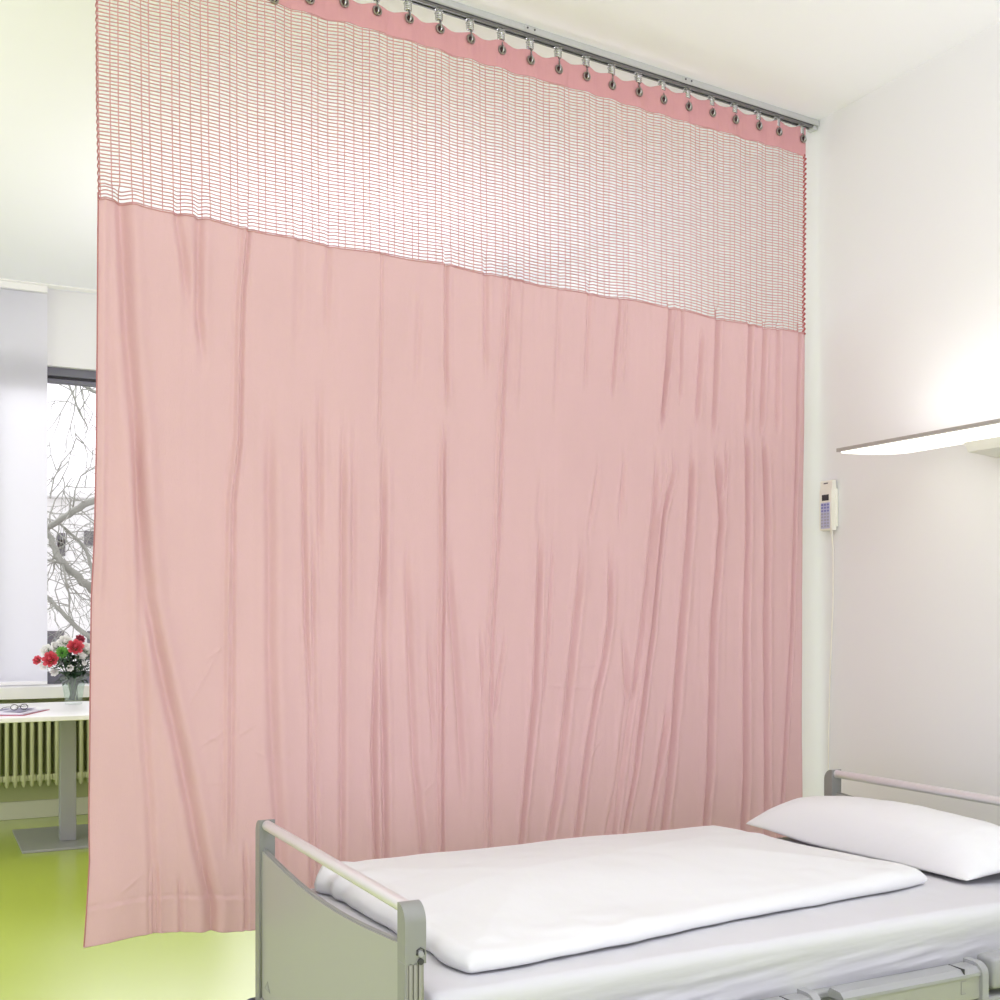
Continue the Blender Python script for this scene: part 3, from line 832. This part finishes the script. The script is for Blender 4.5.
# hooks: glider in the track, twisted swivel and hook through the eyelet
def hook():
    t = thing('curtain_hook', 'hook', 'curtain hook', (0, 0, 0), math.atan2(U.y, U.x), 'metal gliders and hooks along the curtain rail')
    bm = bmesh.new()
    box(bm, -0.010, 0.010, -0.0065, 0.0065, -0.046, -0.030, bev=0.002)
    box(bm, -0.0145, 0.0145, -0.0125, 0.0125, -0.0335, -0.025, bev=0.003)
    obj('glider', bm, M['steel'], t, sm=40)
    bm = bmesh.new(); pts = []
    for k in range(30):
        a = k*0.9; pts.append((0.0100*math.cos(a), 0.0100*math.sin(a), -0.043 - 0.026*k/29))
    tube(bm, pts, 0.0040, 6)
    box(bm, -0.012, 0.012, -0.012, 0.012, -0.046, -0.040, bev=0.002)
    obj('swivel', bm, M['steel'], t, sm=60)
    return t
def hook_wire(t, dy, dz):
    pts = [(0, 0, -0.067), (0.004, -0.002, -0.076), (0.0, dy*0.5-0.006, dz+0.018), (0, dy-0.010, dz+0.008), (0, dy-0.009, dz-0.006), (0, dy-0.001, dz-0.0105), (0, dy+0.006, dz-0.006)]
    obj('hook_wire', T(pts, 0.0032, 7), M['steel'], t, sm=80)
ordn = ['first', 'second', 'third', 'fourth', 'fifth', 'sixth', 'seventh', 'eighth', 'ninth', 'tenth', 'eleventh', 'twelfth', 'thirteenth', 'fourteenth', 'fifteenth', 'sixteenth', 'seventeenth', 'eighteenth', 'nineteenth', 'twentieth', 'twenty first', 'twenty second', 'twenty third', 'twenty fourth', 'twenty fifth', 'twenty sixth']
proto = hook()
vis = hooks_s[::-1]
for k, h in enumerate(vis):
    o = proto if k == 0 else None
    if o is None:
        o = link(proto.copy())
        for ch in protoch: c = link(ch.copy()); c.parent = o
    else:
        protoch = list(proto.children)
    p = P0 + U*h
    o.location = (p.x, p.y, CEIL)
    e = eye_pts[len(hooks_s)-1-k]
    dy = -(Vector((e.x+CO[0], e.y+CO[1], 0)) - p).dot(NN)
    hook_wire(o, dy, e.z - CEIL)
    o['label'] = f'steel glider and hook, {ordn[k]} from the wall end of the curtain rail' if k else 'steel glider and hook at the wall end of the curtain rail, holding the curtain corner'

# ================================================================== hospital bed
BX0, BX1 = 0.885, 3.030      # foot and head
BY0, BY1 = 2.142, 3.225      # near and far posts
bed = thing('hospital_bed', 'grey hospital bed with tubular rails on its head and foot boards', 'bed', ((BX0+BX1)/2, (BY0+BY1)/2, 0))
BO = Vector(bed.location)
def at(o, ): o.location = (-BO.x, -BO.y, 0); return o
def arc(cx, cz, r, a0, a1, n=8):
    return [(cx + r*math.cos(a0+(a1-a0)*k/n), cz + r*math.sin(a0+(a1-a0)*k/n)) for k in range(n+1)]
def board(x, sgn, top, nm):
    """head or foot board; sgn = outward direction along x"""
    w = 0.0205
    BY1 = 3.222 if nm == 'footboard' else 3.272
    for side, y in ((-1, BY0), (1, BY1)):
        # aluminium post with ribs and a plastic corner cap
        bm = bmesh.new()
        z1 = top-0.115
        box(bm, x-w, x+w, y-w+0.004, y+w-0.004, 0.17, z1, bev=0.004)
        for q in (-0.014, -0.004, 0.007):
            box(bm, x+q, x+q+0.007, y-w if side < 0 else y+w-0.005, y-w+0.005 if side < 0 else y+w, 0.17, z1, bev=0.001)
        p = at(obj(nm+'_post', bm, M['ribbed'], bed, sm=40))
        # cap: outline in the y-z plane, rounded on the outer side
        r = 0.038; yo = y + side*w; yi = y - side*w
        prof = [(yo, top-0.118), (yo, top-r)]
        prof += [(yo - side*(r - r*math.cos(a)), top - r + r*math.sin(a)) for a in [PI/2*k/8 for k in range(1, 9)]]
        prof += [(yi, top-0.001), (yi, top-0.118)]
        bm = bmesh.new()
        prism(bm, prof, 'x', x-w-0.002, x+w+0.002, bev=0.008, seg=4)
        c = obj('corner_cap', bm, M['bedplastic'], p, sm=35)
        # outer strip down the outward face of the post
        obj('post_cover', B(x+sgn*w-0.003, x+sgn*w+0.003, y-w+0.001, y+w-0.001, 0.17, z1, bev=0.002), M['bedplastic'], p)
        if side < 0 or nm == 'footboard':
            bm = bmesh.new(); fx = x + 0.010
            yy = y + side*(w+0.001)
            tube(bm, [(fx-0.008, yy, top-0.100), (fx-0.007, yy, top-0.090), (fx, yy, top-0.086), (fx+0.007, yy, top-0.090), (fx+0.008, yy, top-0.100)], 0.0016, 6)
            tube(bm, [(fx, yy-side*0.004, top-0.113), (fx, yy+side*0.003, top-0.113)], 0.0065, 12)
            obj('release_button', bm, M['slot'], p, sm=50)
            obj('button_face', T([(fx, yy-side*0.004, top-0.098), (fx, yy+side*0.0035, top-0.098)], 0.006, 12), M['bedlight'], p, sm=50)
        # bumper wheel
        bm = bmesh.new()
        lathe(bm, [(0.0005, -0.018), (0.026, -0.018), (0.034, -0.012), (0.036, 0), (0.034, 0.012), (0.026, 0.018), (0.0005, 0.018)], (x+sgn*0.020, y+side*0.022, 0.170), 24)
        at(obj('bumper_wheel', bm, M['rubber'], bed, sm=50))
    # tube rail
    zr = top-0.0155
    at(obj(nm+'_rail', T([(x, BY0+w-0.004, zr), (x, BY1-w+0.004, zr)], 0.0145, 20), M['alu'], bed, sm=60))
    # laminate panel with a hollow top edge
    poly = []
    ya, yb = BY0+w-0.002, BY1-w+0.002
    for k in range(25):
        u = k/24; y = yb + (ya-yb)*u
        poly.append((y, top-0.086 - 0.030*math.sin(PI*u)**1.0))
    poly += [(ya, 0.205), (yb, 0.205)]
    bm = bmesh.new(); prism(bm, poly, 'x', x-0.009+sgn*0.006, x+0.009+sgn*0.006, bev=0.0015)
    pn = at(obj(nm+'_panel', bm, M['bedpanel'], bed, sm=35))
    # edge strip of the panel
    bm = bmesh.new()
    tube(bm, [(x+sgn*0.006, y, z+0.0005) for y, z in poly[:25]], 0.0085 if False else 0.0050, 8)
    obj('edge_strip', bm, M['bedplastic'], pn, sm=60)
    obj('lower_strip', B(x-0.016+sgn*0.004, x+0.016+sgn*0.004, ya, yb, 0.180, 0.208, bev=0.004), M['bedplastic'], pn)
    return pn
fp = board(BX0, -1, 0.703, 'footboard')
hp = board(BX1, 1, 0.712, 'headboard')
# small triangle mark on the foot panel
pm = on_y(267, 987, 0) if False else None
d = ray(267.5, 987); tt = (BX0-0.015)/d.x; q = d*tt
bm = bmesh.new(); cy, cz = q.y, H+q.z; s = 0.017
prism(bm, [(cy+s*1.6, cz-s*0.6), (cy-s*1.6, cz-s*0.6), (cy, cz+s*0.9)], 'x', BX0-0.0162, BX0-0.0148)
obj('triangle_mark', bm, M['bedplastic'], fp)
bm = bmesh.new(); s = 0.009
prism(bm, [(cy+s*1.4, cz-s*0.8), (cy-s*1.4, cz-s*0.8), (cy, cz+s*0.6)], 'x', BX0-0.0168, BX0-0.0160)
obj('mark_centre', bm, M['bedlight'], fp)
# base frame, lift columns, castors
bm = bmesh.new()
for y in (BY0+0.03, BY1-0.07): box(bm, BX0+0.02, BX1-0.02, y, y+0.04, 0.300, 0.345, bev=0.005)
for x in (BX0+0.05, 1.5, 2.2, BX1-0.10): box(bm, x, x+0.04, BY0+0.06, BY1-0.06, 0.300, 0.335, bev=0.004)
at(obj('bed_frame', bm, M['bedframe'], bed))
bm = bmesh.new(); box(bm, BX0+0.06, BX1-0.06, BY0+0.02, BY1-0.02, 0.345, 0.362, bev=0.004)
at(obj('mattress_platform', bm, M['bedframe'], bed))
for x in (1.40, 2.50):
    at(obj('lift_column', B(x-0.06, x+0.06, 2.69-0.08, 2.69+0.08, 0.12, 0.30, bev=0.006), M['bedframe'], bed))
bm = bmesh.new(); box(bm, 1.05, 2.86, 2.64, 2.74, 0.105, 0.14, bev=0.005)
for x in (1.08, 2.79): box(bm, x, x+0.05, BY0+0.05, BY1-0.05, 0.105, 0.14, bev=0.005)
at(obj('chassis', bm, M['bedframe'], bed))
for x in (1.105, 2.815):
    for y in (BY0+0.10, BY1-0.10):
        bm = bmesh.new()
        tube(bm, [(x, y-0.014, 0.05), (x, y+0.014, 0.05)], 0.05, 24)
        ca = at(obj('castor', bm, M['rubber'], bed, sm=40))
        bm = bmesh.new()
        box(bm, x-0.02, x+0.02, y-0.022, y-0.016, 0.04, 0.105, bev=0.002); box(bm, x-0.02, x+0.02, y+0.016, y+0.022, 0.04, 0.105, bev=0.002)
        box(bm, x-0.02, x+0.02, y-0.022, y+0.022, 0.098, 0.106, bev=0.002)
        obj('castor_fork', bm, M['bedplastic'], ca)
# lowered side guards
def guard(x0, x1, top, y=2.075):
    g = bmesh.new()
    prism(g, [(y+0.052, top-0.010), (y+0.046, top), (y+0.012, top-0.002), (y, top-0.014), (y, top-0.022), (y+0.052, top-0.022)], 'x', x0, x1-0.02, bev=0.003, seg=2)
    gr = at(obj('side_guard', g, M['bedlight'], bed, sm=35))
    obj('guard_face', B(x0+0.02, x1-0.02, y+0.004, y+0.046, top-0.082, top-0.020, bev=0.003), M['bedbounce'], gr)
    # end clamp
    bm = bmesh.new()
    r = 0.03
    prof = [(y-0.006, top-0.095), (y-0.006, top-0.020)] + [(y-0.006+r-r*math.cos(a), top-0.020+0.028*math.sin(a)) for a in [PI/2*k/6 for k in range(1, 7)]] + [(y+0.056, top+0.008), (y+0.056, top-0.095)]
    prism(bm, prof, 'x', x1-0.022, x1, bev=0.003)
    obj('end_clamp', bm, M['bedlight'], gr, sm=35)
    bm = bmesh.new(); c = x1-0.075
    for a, b in (((c-.012, top-.030), (c-.012, top-.062)), ((c-.012, top-.062), (c+.004, top-.062)), ((c-.012, top-.030), (c+.004, top-.030))):
        tube(bm, [(a[0], y+0.0035, a[1]), (b[0], y+0.0035, b[1])], 0.0012, 6)
    obj('latch_mark', bm, M['bedplastic'], gr)
    bm = bmesh.new(); box(bm, x1-0.080, x1-0.077, y+0.001, y+0.050, top-0.018, top+0.0006)
    obj('cover_joint', bm, M['slot'], gr)
    return gr
guard(1.955, 2.435, 0.386); guard(1.20, 1.885, 0.386)
bm = bmesh.new(); box(bm, 2.462, 2.62, 2.075, 2.135, 0.318, 0.400, bev=0.012, seg=3)
at(obj('guard_hinge_box', bm, M['bedlight'], bed, sm=35))
at(obj('side_beam', B(1.15, 2.95, 2.085, 2.130, 0.262, 0.300, bev=0.006), M['bedlight'], bed))
bm = bmesh.new()
for x in (1.3, 1.8, 2.1, 2.40, 2.54): box(bm, x, x+0.03, 2.10, BY0+0.04, 0.285, 0.325, bev=0.003)
at(obj('guard_bracket', bm, M['bedplastic'], bed))

# ------------------------------------------------------------------ cushion-like solids
def pad(name, corners, base, thick, r, mat_, nu=150, nv=110, low=0.35, pinch=0.0, fn=None, parent=None, corner=0.0):
    """closed soft body over a four-cornered plan: corners foot-near, head-near, foot-far, head-far"""
    c = [np.array(k, float) for k in corners]
    u = (1-np.cos(np.linspace(0, PI, nu)))/2*0.55 + np.linspace(0, 1, nu)*0.45
    v = (1-np.cos(np.linspace(0, PI, nv)))/2*0.55 + np.linspace(0, 1, nv)*0.45
    Ug, Vg = np.meshgrid(u, v)
    XY = ((1-Ug)*(1-Vg))[..., None]*c[0] + (Ug*(1-Vg))[..., None]*c[1] + ((1-Ug)*Vg)[..., None]*c[2] + (Ug*Vg)[..., None]*c[3]
    Lu = (np.linalg.norm(c[1]-c[0]) + np.linalg.norm(c[3]-c[2]))/2; Lv = (np.linalg.norm(c[2]-c[0]) + np.linalg.norm(c[3]-c[1]))/2
    du = np.minimum(Ug, 1-Ug)*Lu; dv = np.minimum(Vg, 1-Vg)*Lv
    if pinch:
        # sides bow inwards between the corners
        cen = XY.mean(axis=(0, 1))
        XY[..., 1] += pinch*np.sin(PI*Ug)*(0.5-Vg)*2*(1-np.clip(dv/0.3, 0, 1))
        XY[..., 0] += pinch*np.sin(PI*Vg)*(0.5-Ug)*2*(1-np.clip(du/0.2, 0, 1))
    if corner:
        cf = (np.abs(2*Ug-1)**12)*(np.abs(2*Vg-1)**12); dc = XY.mean(axis=(0, 1)) - XY
        XY = XY + dc/np.linalg.norm(dc, axis=-1, keepdims=True)*(corner*cf*(0.2+0.8*(Ug < .5)*(Vg > .5)))[..., None]
    e = lambda d, rr: np.sqrt(np.maximum(0, 1-(1-np.clip(d/rr, 0, 1))**2))
    E = e(du, r)*e(dv, r)
    bz = base(Ug, Vg, XY); th = thick(Ug, Vg, du, dv)
    w = fn(Ug, Vg, du, dv, XY) if fn else 0
    rim = bz + th*low
    top = rim + th*(1-low)*E + w*E
    bot = rim - (th*low - 0.0015)*e(du, r*0.5)*e(dv, r*0.5)
    V = np.concatenate([np.dstack([XY, top]).reshape(-1, 3), np.dstack([XY, bot]).reshape(-1, 3)])
    n0 = nu*nv; Q1 = grid_quads(nv, nu); Q2 = (Q1 + n0)[:, ::-1]
    o = npmesh(name, V, np.concatenate([Q1, Q2]), mat_, parent)
    bm = bmesh.new(); bm.from_mesh(o.data); bmesh.ops.remove_doubles(bm, verts=bm.verts, dist=0.0004)
    bmesh.ops.recalc_face_normals(bm, faces=bm.faces); bm.to_mesh(o.data); bm.free(); smooth(o.data)
    return o
# mattress with fitted sheet
MZ = 0.500
nu, nv = 260, 140
def mattress():
    x0, x1, y0, y1, z0 = BX0+0.055, BX1-0.040, 2.172, 3.212, 0.3625
    # cross-section running round the mattress, swept along x
    r = 0.028; pr = []
    def add(y, z): pr.append((y, z))
    n = 8
    for k in range(34): add(y0, z0+0.012+(MZ-r-z0-0.012)*k/33)
    for k in range(1, n): a = PI/2*k/n; add(y0+r-r*math.cos(a), MZ-r+r*math.sin(a))
    for k in range(60): add(y0+r+(y1-y0-2*r)*k/59, MZ)
    for k in range(1, n): a = PI/2*k/n; add(y1-r+r*math.sin(a), MZ-r+r*math.cos(a))
    for k in range(14): add(y1, MZ-r-(MZ-r-z0-0.012)*k/13)
    for k in range(6): add(y1-0.012-(y1-y0-0.024)*k/5, z0)
    pr_ = np.array(pr); m = len(pr_); nx = 300
    xs = np.linspace(x0, x1, nx)
    V = np.zeros((nx, m, 3)); V[..., 0] = xs[:, None]; V[..., 1] = pr_[None, :, 0]; V[..., 2] = pr_[None, :, 1]
    X = V[..., 0]; Y = V[..., 1]; Zz = V[..., 2]
    side = (np.arange(m) < 40)[None, :]*1.0
    hgt = 1-sstep(MZ-0.10, MZ-0.01, Zz)
    wr = 0.0035*vn(X*2.5+Zz*6, Zz*20-X*1.5, 41) + 0.0016*vn(X*6+Zz*10, Zz*60-X*5, 42) + 0.0006*vn(X*14, Zz*130-X*8, 43)
    V[..., 1] += -side*wr*(0.25+0.75*hgt) + side*0.010*hgt*sstep(0, 1, hgt)
    topm = (np.abs(Zz-MZ) < 0.002)*1.0
    V[..., 2] += topm*(0.0020*vn(X*5, Y*7, 44) + 0.0010*vn(X*20, Y*14, 45))
    # round the two ends
    for ax, s in ((x0, 1), (x1, -1)):
        dd = np.abs(X-ax); f = np.sqrt(np.maximum(0, 1-(1-np.clip(dd/0.03, 0, 1))**2))
        V[..., 2] -= (Zz > z0+0.02)*(1-f)*0.022*sstep(z0+0.02, MZ, Zz)
    Q = []
    i = np.arange(nx-1); k = np.arange(m)
    a = (i[:, None]*m + k[None, :]); b = (i[:, None]*m + (k[None, :]+1) % m)
    Q = np.stack([a, a+m, b+m, b], -1).reshape(-1, 4)
    o = npmesh('mattress', V.reshape(-1, 3), Q, M['sheet'])
    bm = bmesh.new(); bm.from_mesh(o.data); bm.verts.ensure_lookup_table()
    bm.faces.new([bm.verts[j] for j in range(m)]); bm.faces.new([bm.verts[(nx-1)*m+j] for j in range(m)][::-1])
    bmesh.ops.recalc_face_normals(bm, faces=bm.faces); bm.to_mesh(o.data); bm.free(); smooth(o.data, 60)
    return o
mt = mattress(); tag(mt, 'mattress under a pale grey fitted sheet on the hospital bed', 'mattress')

# duvet
def d_base(u, v, XY): return np.full_like(u, MZ+0.002)
def d_thick(u, v, du, dv):
    return 0.044 + 0.038*sstep(0, 0.45, np.minimum(du, dv)) + 0.006*np.sin(PI*v) + 0.018*sstep(0.55, 1.0, v)
def d_fn(u, v, du, dv, XY):
    X, Y = XY[..., 0], XY[..., 1]
    near = 1-sstep(0.02, 0.30, dv)
    w = 0.0045*vn(X*3.2, Y*4, 51) + 0.0020*vn(X*9+Y*3, Y*8, 52)
    w += 0.004*near*(v < .5)*vn(X*13, Y*20, 53)
    foot = 1-sstep(0.02, 0.22, u*1.6)
    w += 0.004*foot*vn(X*22, Y*12, 54)
    # shallow folds running over the top
    w += 0.0025*np.exp(-(((Y-2.75)-0.25*(X-1.4))/0.03)**2) - 0.002*np.exp(-(((Y-2.98)-0.12*(X-1.7))/0.025)**2)
    return w
def d_plan(o):
    me = o.data
    n = len(me.vertices); co = np.zeros(n*3, np.float32); me.vertices.foreach_get('co', co); co = co.reshape(-1, 3)
    X, Y, Zz = co[:, 0].copy(), co[:, 1].copy(), co[:, 2].copy()
    ft = 1-sstep(1.06, 1.20, X)
    far = sstep(2.85, 3.18, Y)
    co[:, 0] += ft*(0.012*np.sin(Y*60)*far*(1-sstep(.52, .57, Zz)) + 0.010*vn(Y*9, Y*0, 61))
    co[:, 2] += 0.010*ft*far*(Zz > MZ+.02)*np.sin(Y*48+1)
    nr_ = 1-sstep(2.24, 2.45, Y-0.14*(X-1.07))
    co[:, 1] += nr_*(0.010*vn(X*4, X*0, 62) + 0.004*vn(X*14, X*0, 63))
    hd = sstep(-0.25, 0, X-(2.62-0.25*(Y-2.4)))
    co[:, 0] += hd*0.008*vn(Y*6, Y*0, 64)
    me.vertices.foreach_set('co', co.ravel()); me.update()
dv_ = pad('duvet', [(1.045, 2.235), (2.615, 2.425), (1.000, 3.225), (2.480, 3.250)], d_base, d_thick, 0.042, M['white'], 200, 150, 0.36, 0.0, d_fn, None, 0.045)
d_plan(dv_)
tag(dv_, 'large white duvet spread flat over the hospital bed', 'duvet')

# pillow
def p_base(u, v, XY): return MZ + 0.003 + 0.055*u*np.ones_like(v) + 0.026*sstep(.6, 1, v)*(1-u)
def p_thick(u, v, du, dv):
    s = (np.sin(PI*np.clip(u, 0, 1))**0.5)*(np.sin(PI*np.clip(v, 0, 1))**0.38)
    return 0.030 + 0.105*s
def p_fn(u, v, du, dv, XY):
    X, Y = XY[..., 0], XY[..., 1]
    nearc = (1-sstep(0.0, 0.35, v))
    return 0.005*vn(X*9, Y*5, 71) + 0.009*nearc*vn(X*16+Y*14, Y*6-X*9, 72) + 0.0015*vn(X*22, Y*18, 73)
pl = pad('pillow', [(2.695, 2.365), (3.000, 2.240), (2.620, 3.280), (2.985, 3.235)], p_base, p_thick, 0.09, M['white'], 110, 150, 0.42, 0.020, p_fn, None, 0.012)
pl.name = 'pillow'; tag(pl, 'white pillow lying against the headboard rail of the bed', 'pillow')

# ================================================================== wall lamp
LZ = 1.884
lb = thing('wall_lamp', 'long slim aluminium bed lamp glowing on the wall above the pillow', 'wall lamp', (WALLX, 2.70, LZ))
LX0, LX1, LY0, LY1 = 3.060-WALLX, 3.305-WALLX, 2.10-2.70, 3.285-2.70
def plan(ins):
    p = [(LX0+ins, LY0+ins), (LX1-ins, LY0+ins)]
    p += [(LX1-ins, LY1-0.13-ins)]
    for k in range(1, 10):
        a = PI/2*k/9
        p.append((LX1-ins - (LX1-LX0-2*ins)*(1-math.cos(a)), LY1-0.13-ins + (0.13)*math.sin(a)))
    return p
bm = bmesh.new(); prism(bm, plan(0), 'z', 0.003, 0.016, bev=0.002)
obj('lamp_housing', bm, M['lampbody'], lb)
bm = bmesh.new(); prism(bm, plan(0.012), 'z', -0.002, 0.0045, bev=0.001)
obj('lamp_diffuser', bm, M['diffuser'], lb)
bm = bmesh.new(); prism(bm, plan(0.03), 'z', 0.0155, 0.018)
obj('uplight_diffuser', bm, M['diffuser'], lb)
bm = bmesh.new()
prism(bm, [(LX1-0.05, -0.004), (LX1-0.03, -0.036), (-0.002, -0.048), (-0.002, -0.004)], 'y', 2.42-2.70, 2.87-2.70, bev=0.004)
obj('wall_bracket', bm, M['lampwhite'], lb)
obj('support_arm', B(LX1-0.03, -0.002, 2.50-2.70, 2.89-2.70, -0.010, 0.010, bev=0.003), M['lampwhite'], lb)

# ================================================================== bedside handset on the wall
PY0, PY1 = 3.660, 3.732
ph = thing('bedside_handset', 'cream bedside telephone handset with blue keys on the wall beside the curtain', 'handset', (WALLX, (PY0+PY1)/2, 1.738))
hw_ = 0.035
obj('cradle', B(-0.016, 0.0, -hw_-0.004, hw_+0.004, -0.090, 0.070, bev=0.006), M['phone'], ph)
bm = bmesh.new()
prism(bm, [(-0.010, -0.104), (-0.034, -0.103), (-0.037, -0.095), (-0.037, 0.060), (-0.031, 0.078), (-0.033, 0.098), (-0.029, 0.104), (-0.010, 0.104)], 'y', -hw_, hw_, bev=0.004)
obj('handset_body', bm, M['phone'], ph, sm=35)
obj('display', B(-0.0385, -0.0355, -0.020, 0.020, 0.020, 0.045, bev=0.001), M['display'], ph)
kp = obj('keypad', B(-0.0380, -0.0355, -0.027, 0.027, -0.096, 0.012, bev=0.0005), M['keypad'], ph)
for r in range(8):
    for c in range(3):
        y = (c-1)*0.017; z = 0.003 - r*0.0128
        obj('key', B(-0.0403, -0.0375, y-0.0055, y+0.0055, z-0.004, z+0.004, bev=0.001), M['key'] if r < 3 else M['keypale'], kp)
bm = bmesh.new(); box(bm, -0.0345, -0.030, -0.010, 0.014, 0.090, 0.0945, bev=0.001)
obj('earpiece_slot', bm, M['slot'], ph)
bm = bmesh.new()
pts = [(-0.022, -0.020, -0.103), (-0.022, -0.021, -0.125), (-0.015, -0.021, -0.18), (-0.008, -0.014, -0.40), (-0.008, 0.004, -0.70), (-0.008, 0.012, -0.95), (-0.010, 0.014, -1.32)]
obj('cable', tube(bm, pts, 0.0030, 8), M['phone'], ph, sm=60)
obj('cable_grommet', T([(-0.022, -0.020, -0.100), (-0.022, -0.0205, -0.122)], [0.006, 0.004], 10), M['phone'], ph, sm=60)
bm = bmesh.new(); box(bm, -0.016, 0.0, -0.022, 0.050, -1.38, -1.31, bev=0.004)
obj('wall_socket', bm, M['phone'], ph)

# ================================================================== light
w = bpy.data.worlds.new('sky'); scn.world = w; w.use_nodes = True
bg = w.node_tree.nodes['Background']; bg.inputs[0].default_value = (0.965, 0.945, 1.0, 1); bg.inputs[1].default_value = 1.42
def area(name, loc, rot, sx, sy, power, col=(1, 1, 1)):
    l = bpy.data.lights.new(name, 'AREA'); l.shape = 'RECTANGLE'; l.size = sx; l.size_y = sy; l.energy = power; l.color = col
    o = link(bpy.data.objects.new(name, l)); o.location = loc; o.rotation_euler = rot
    return o
# glow of the wall lamp upwards and downwards
area('lamp_uplight', (3.19, 2.70, LZ+0.035), (PI, 0, 0), 0.16, 1.0, 1.8, (1, .98, .95))
# added upward fills, unseen: behind the curtain, left of view, beside the camera
area('fill_uplight_a', (1.2, -0.2, 2.3), (PI, 0, 0), 2.0, 1.2, 104, (.945, .92, 1))
area('fill_downlight', (-0.6, 5.7, CEIL-0.03), (0, 0, 0), 0.8, 1.4, 20, (1, .93, 1))  # added unseen downward fill that lifts the dim floor near the window
# area lamp added above the view, boosting skylight onto the blind
area('daylight_fill', (0.7, 14.5, 7.2), (math.radians(-50), 0, 0), 9.0, 5.0, 800, (.96, .96, 1))
area('fill_uplight_b', (-1.6, 4.6, 2.25), (PI, 0, 0), 1.2, 2.0, 28, (.96, .86, 1))  # added upward fill, unseen left of the view
area('fill_uplight_c', (2.0, 5.8, 2.0), (PI, 0, 0), 1.2, 1.2, 26, (.94, .87, 1))  # added upward fill hidden by the curtain, whitens the ceiling beyond it

# ================================================================== camera
cd = bpy.data.cameras.new('camera'); cam = link(bpy.data.objects.new('camera', cd))
cd.sensor_width = 36; cd.lens = 36*FL/1000; cd.shift_y = 0.118; cd.clip_start = 0.02; cd.clip_end = 200
cam.location = (0, 0, H); cam.rotation_euler = (PI/2, 0, -TH)
scn.camera = cam
vs = scn.view_settings; scn.display_settings.display_device = 'sRGB'
vs.view_transform = 'Standard'; vs.look = 'None'; vs.gamma = 1; vs.use_curve_mapping = False
vs.exposure = 0.06
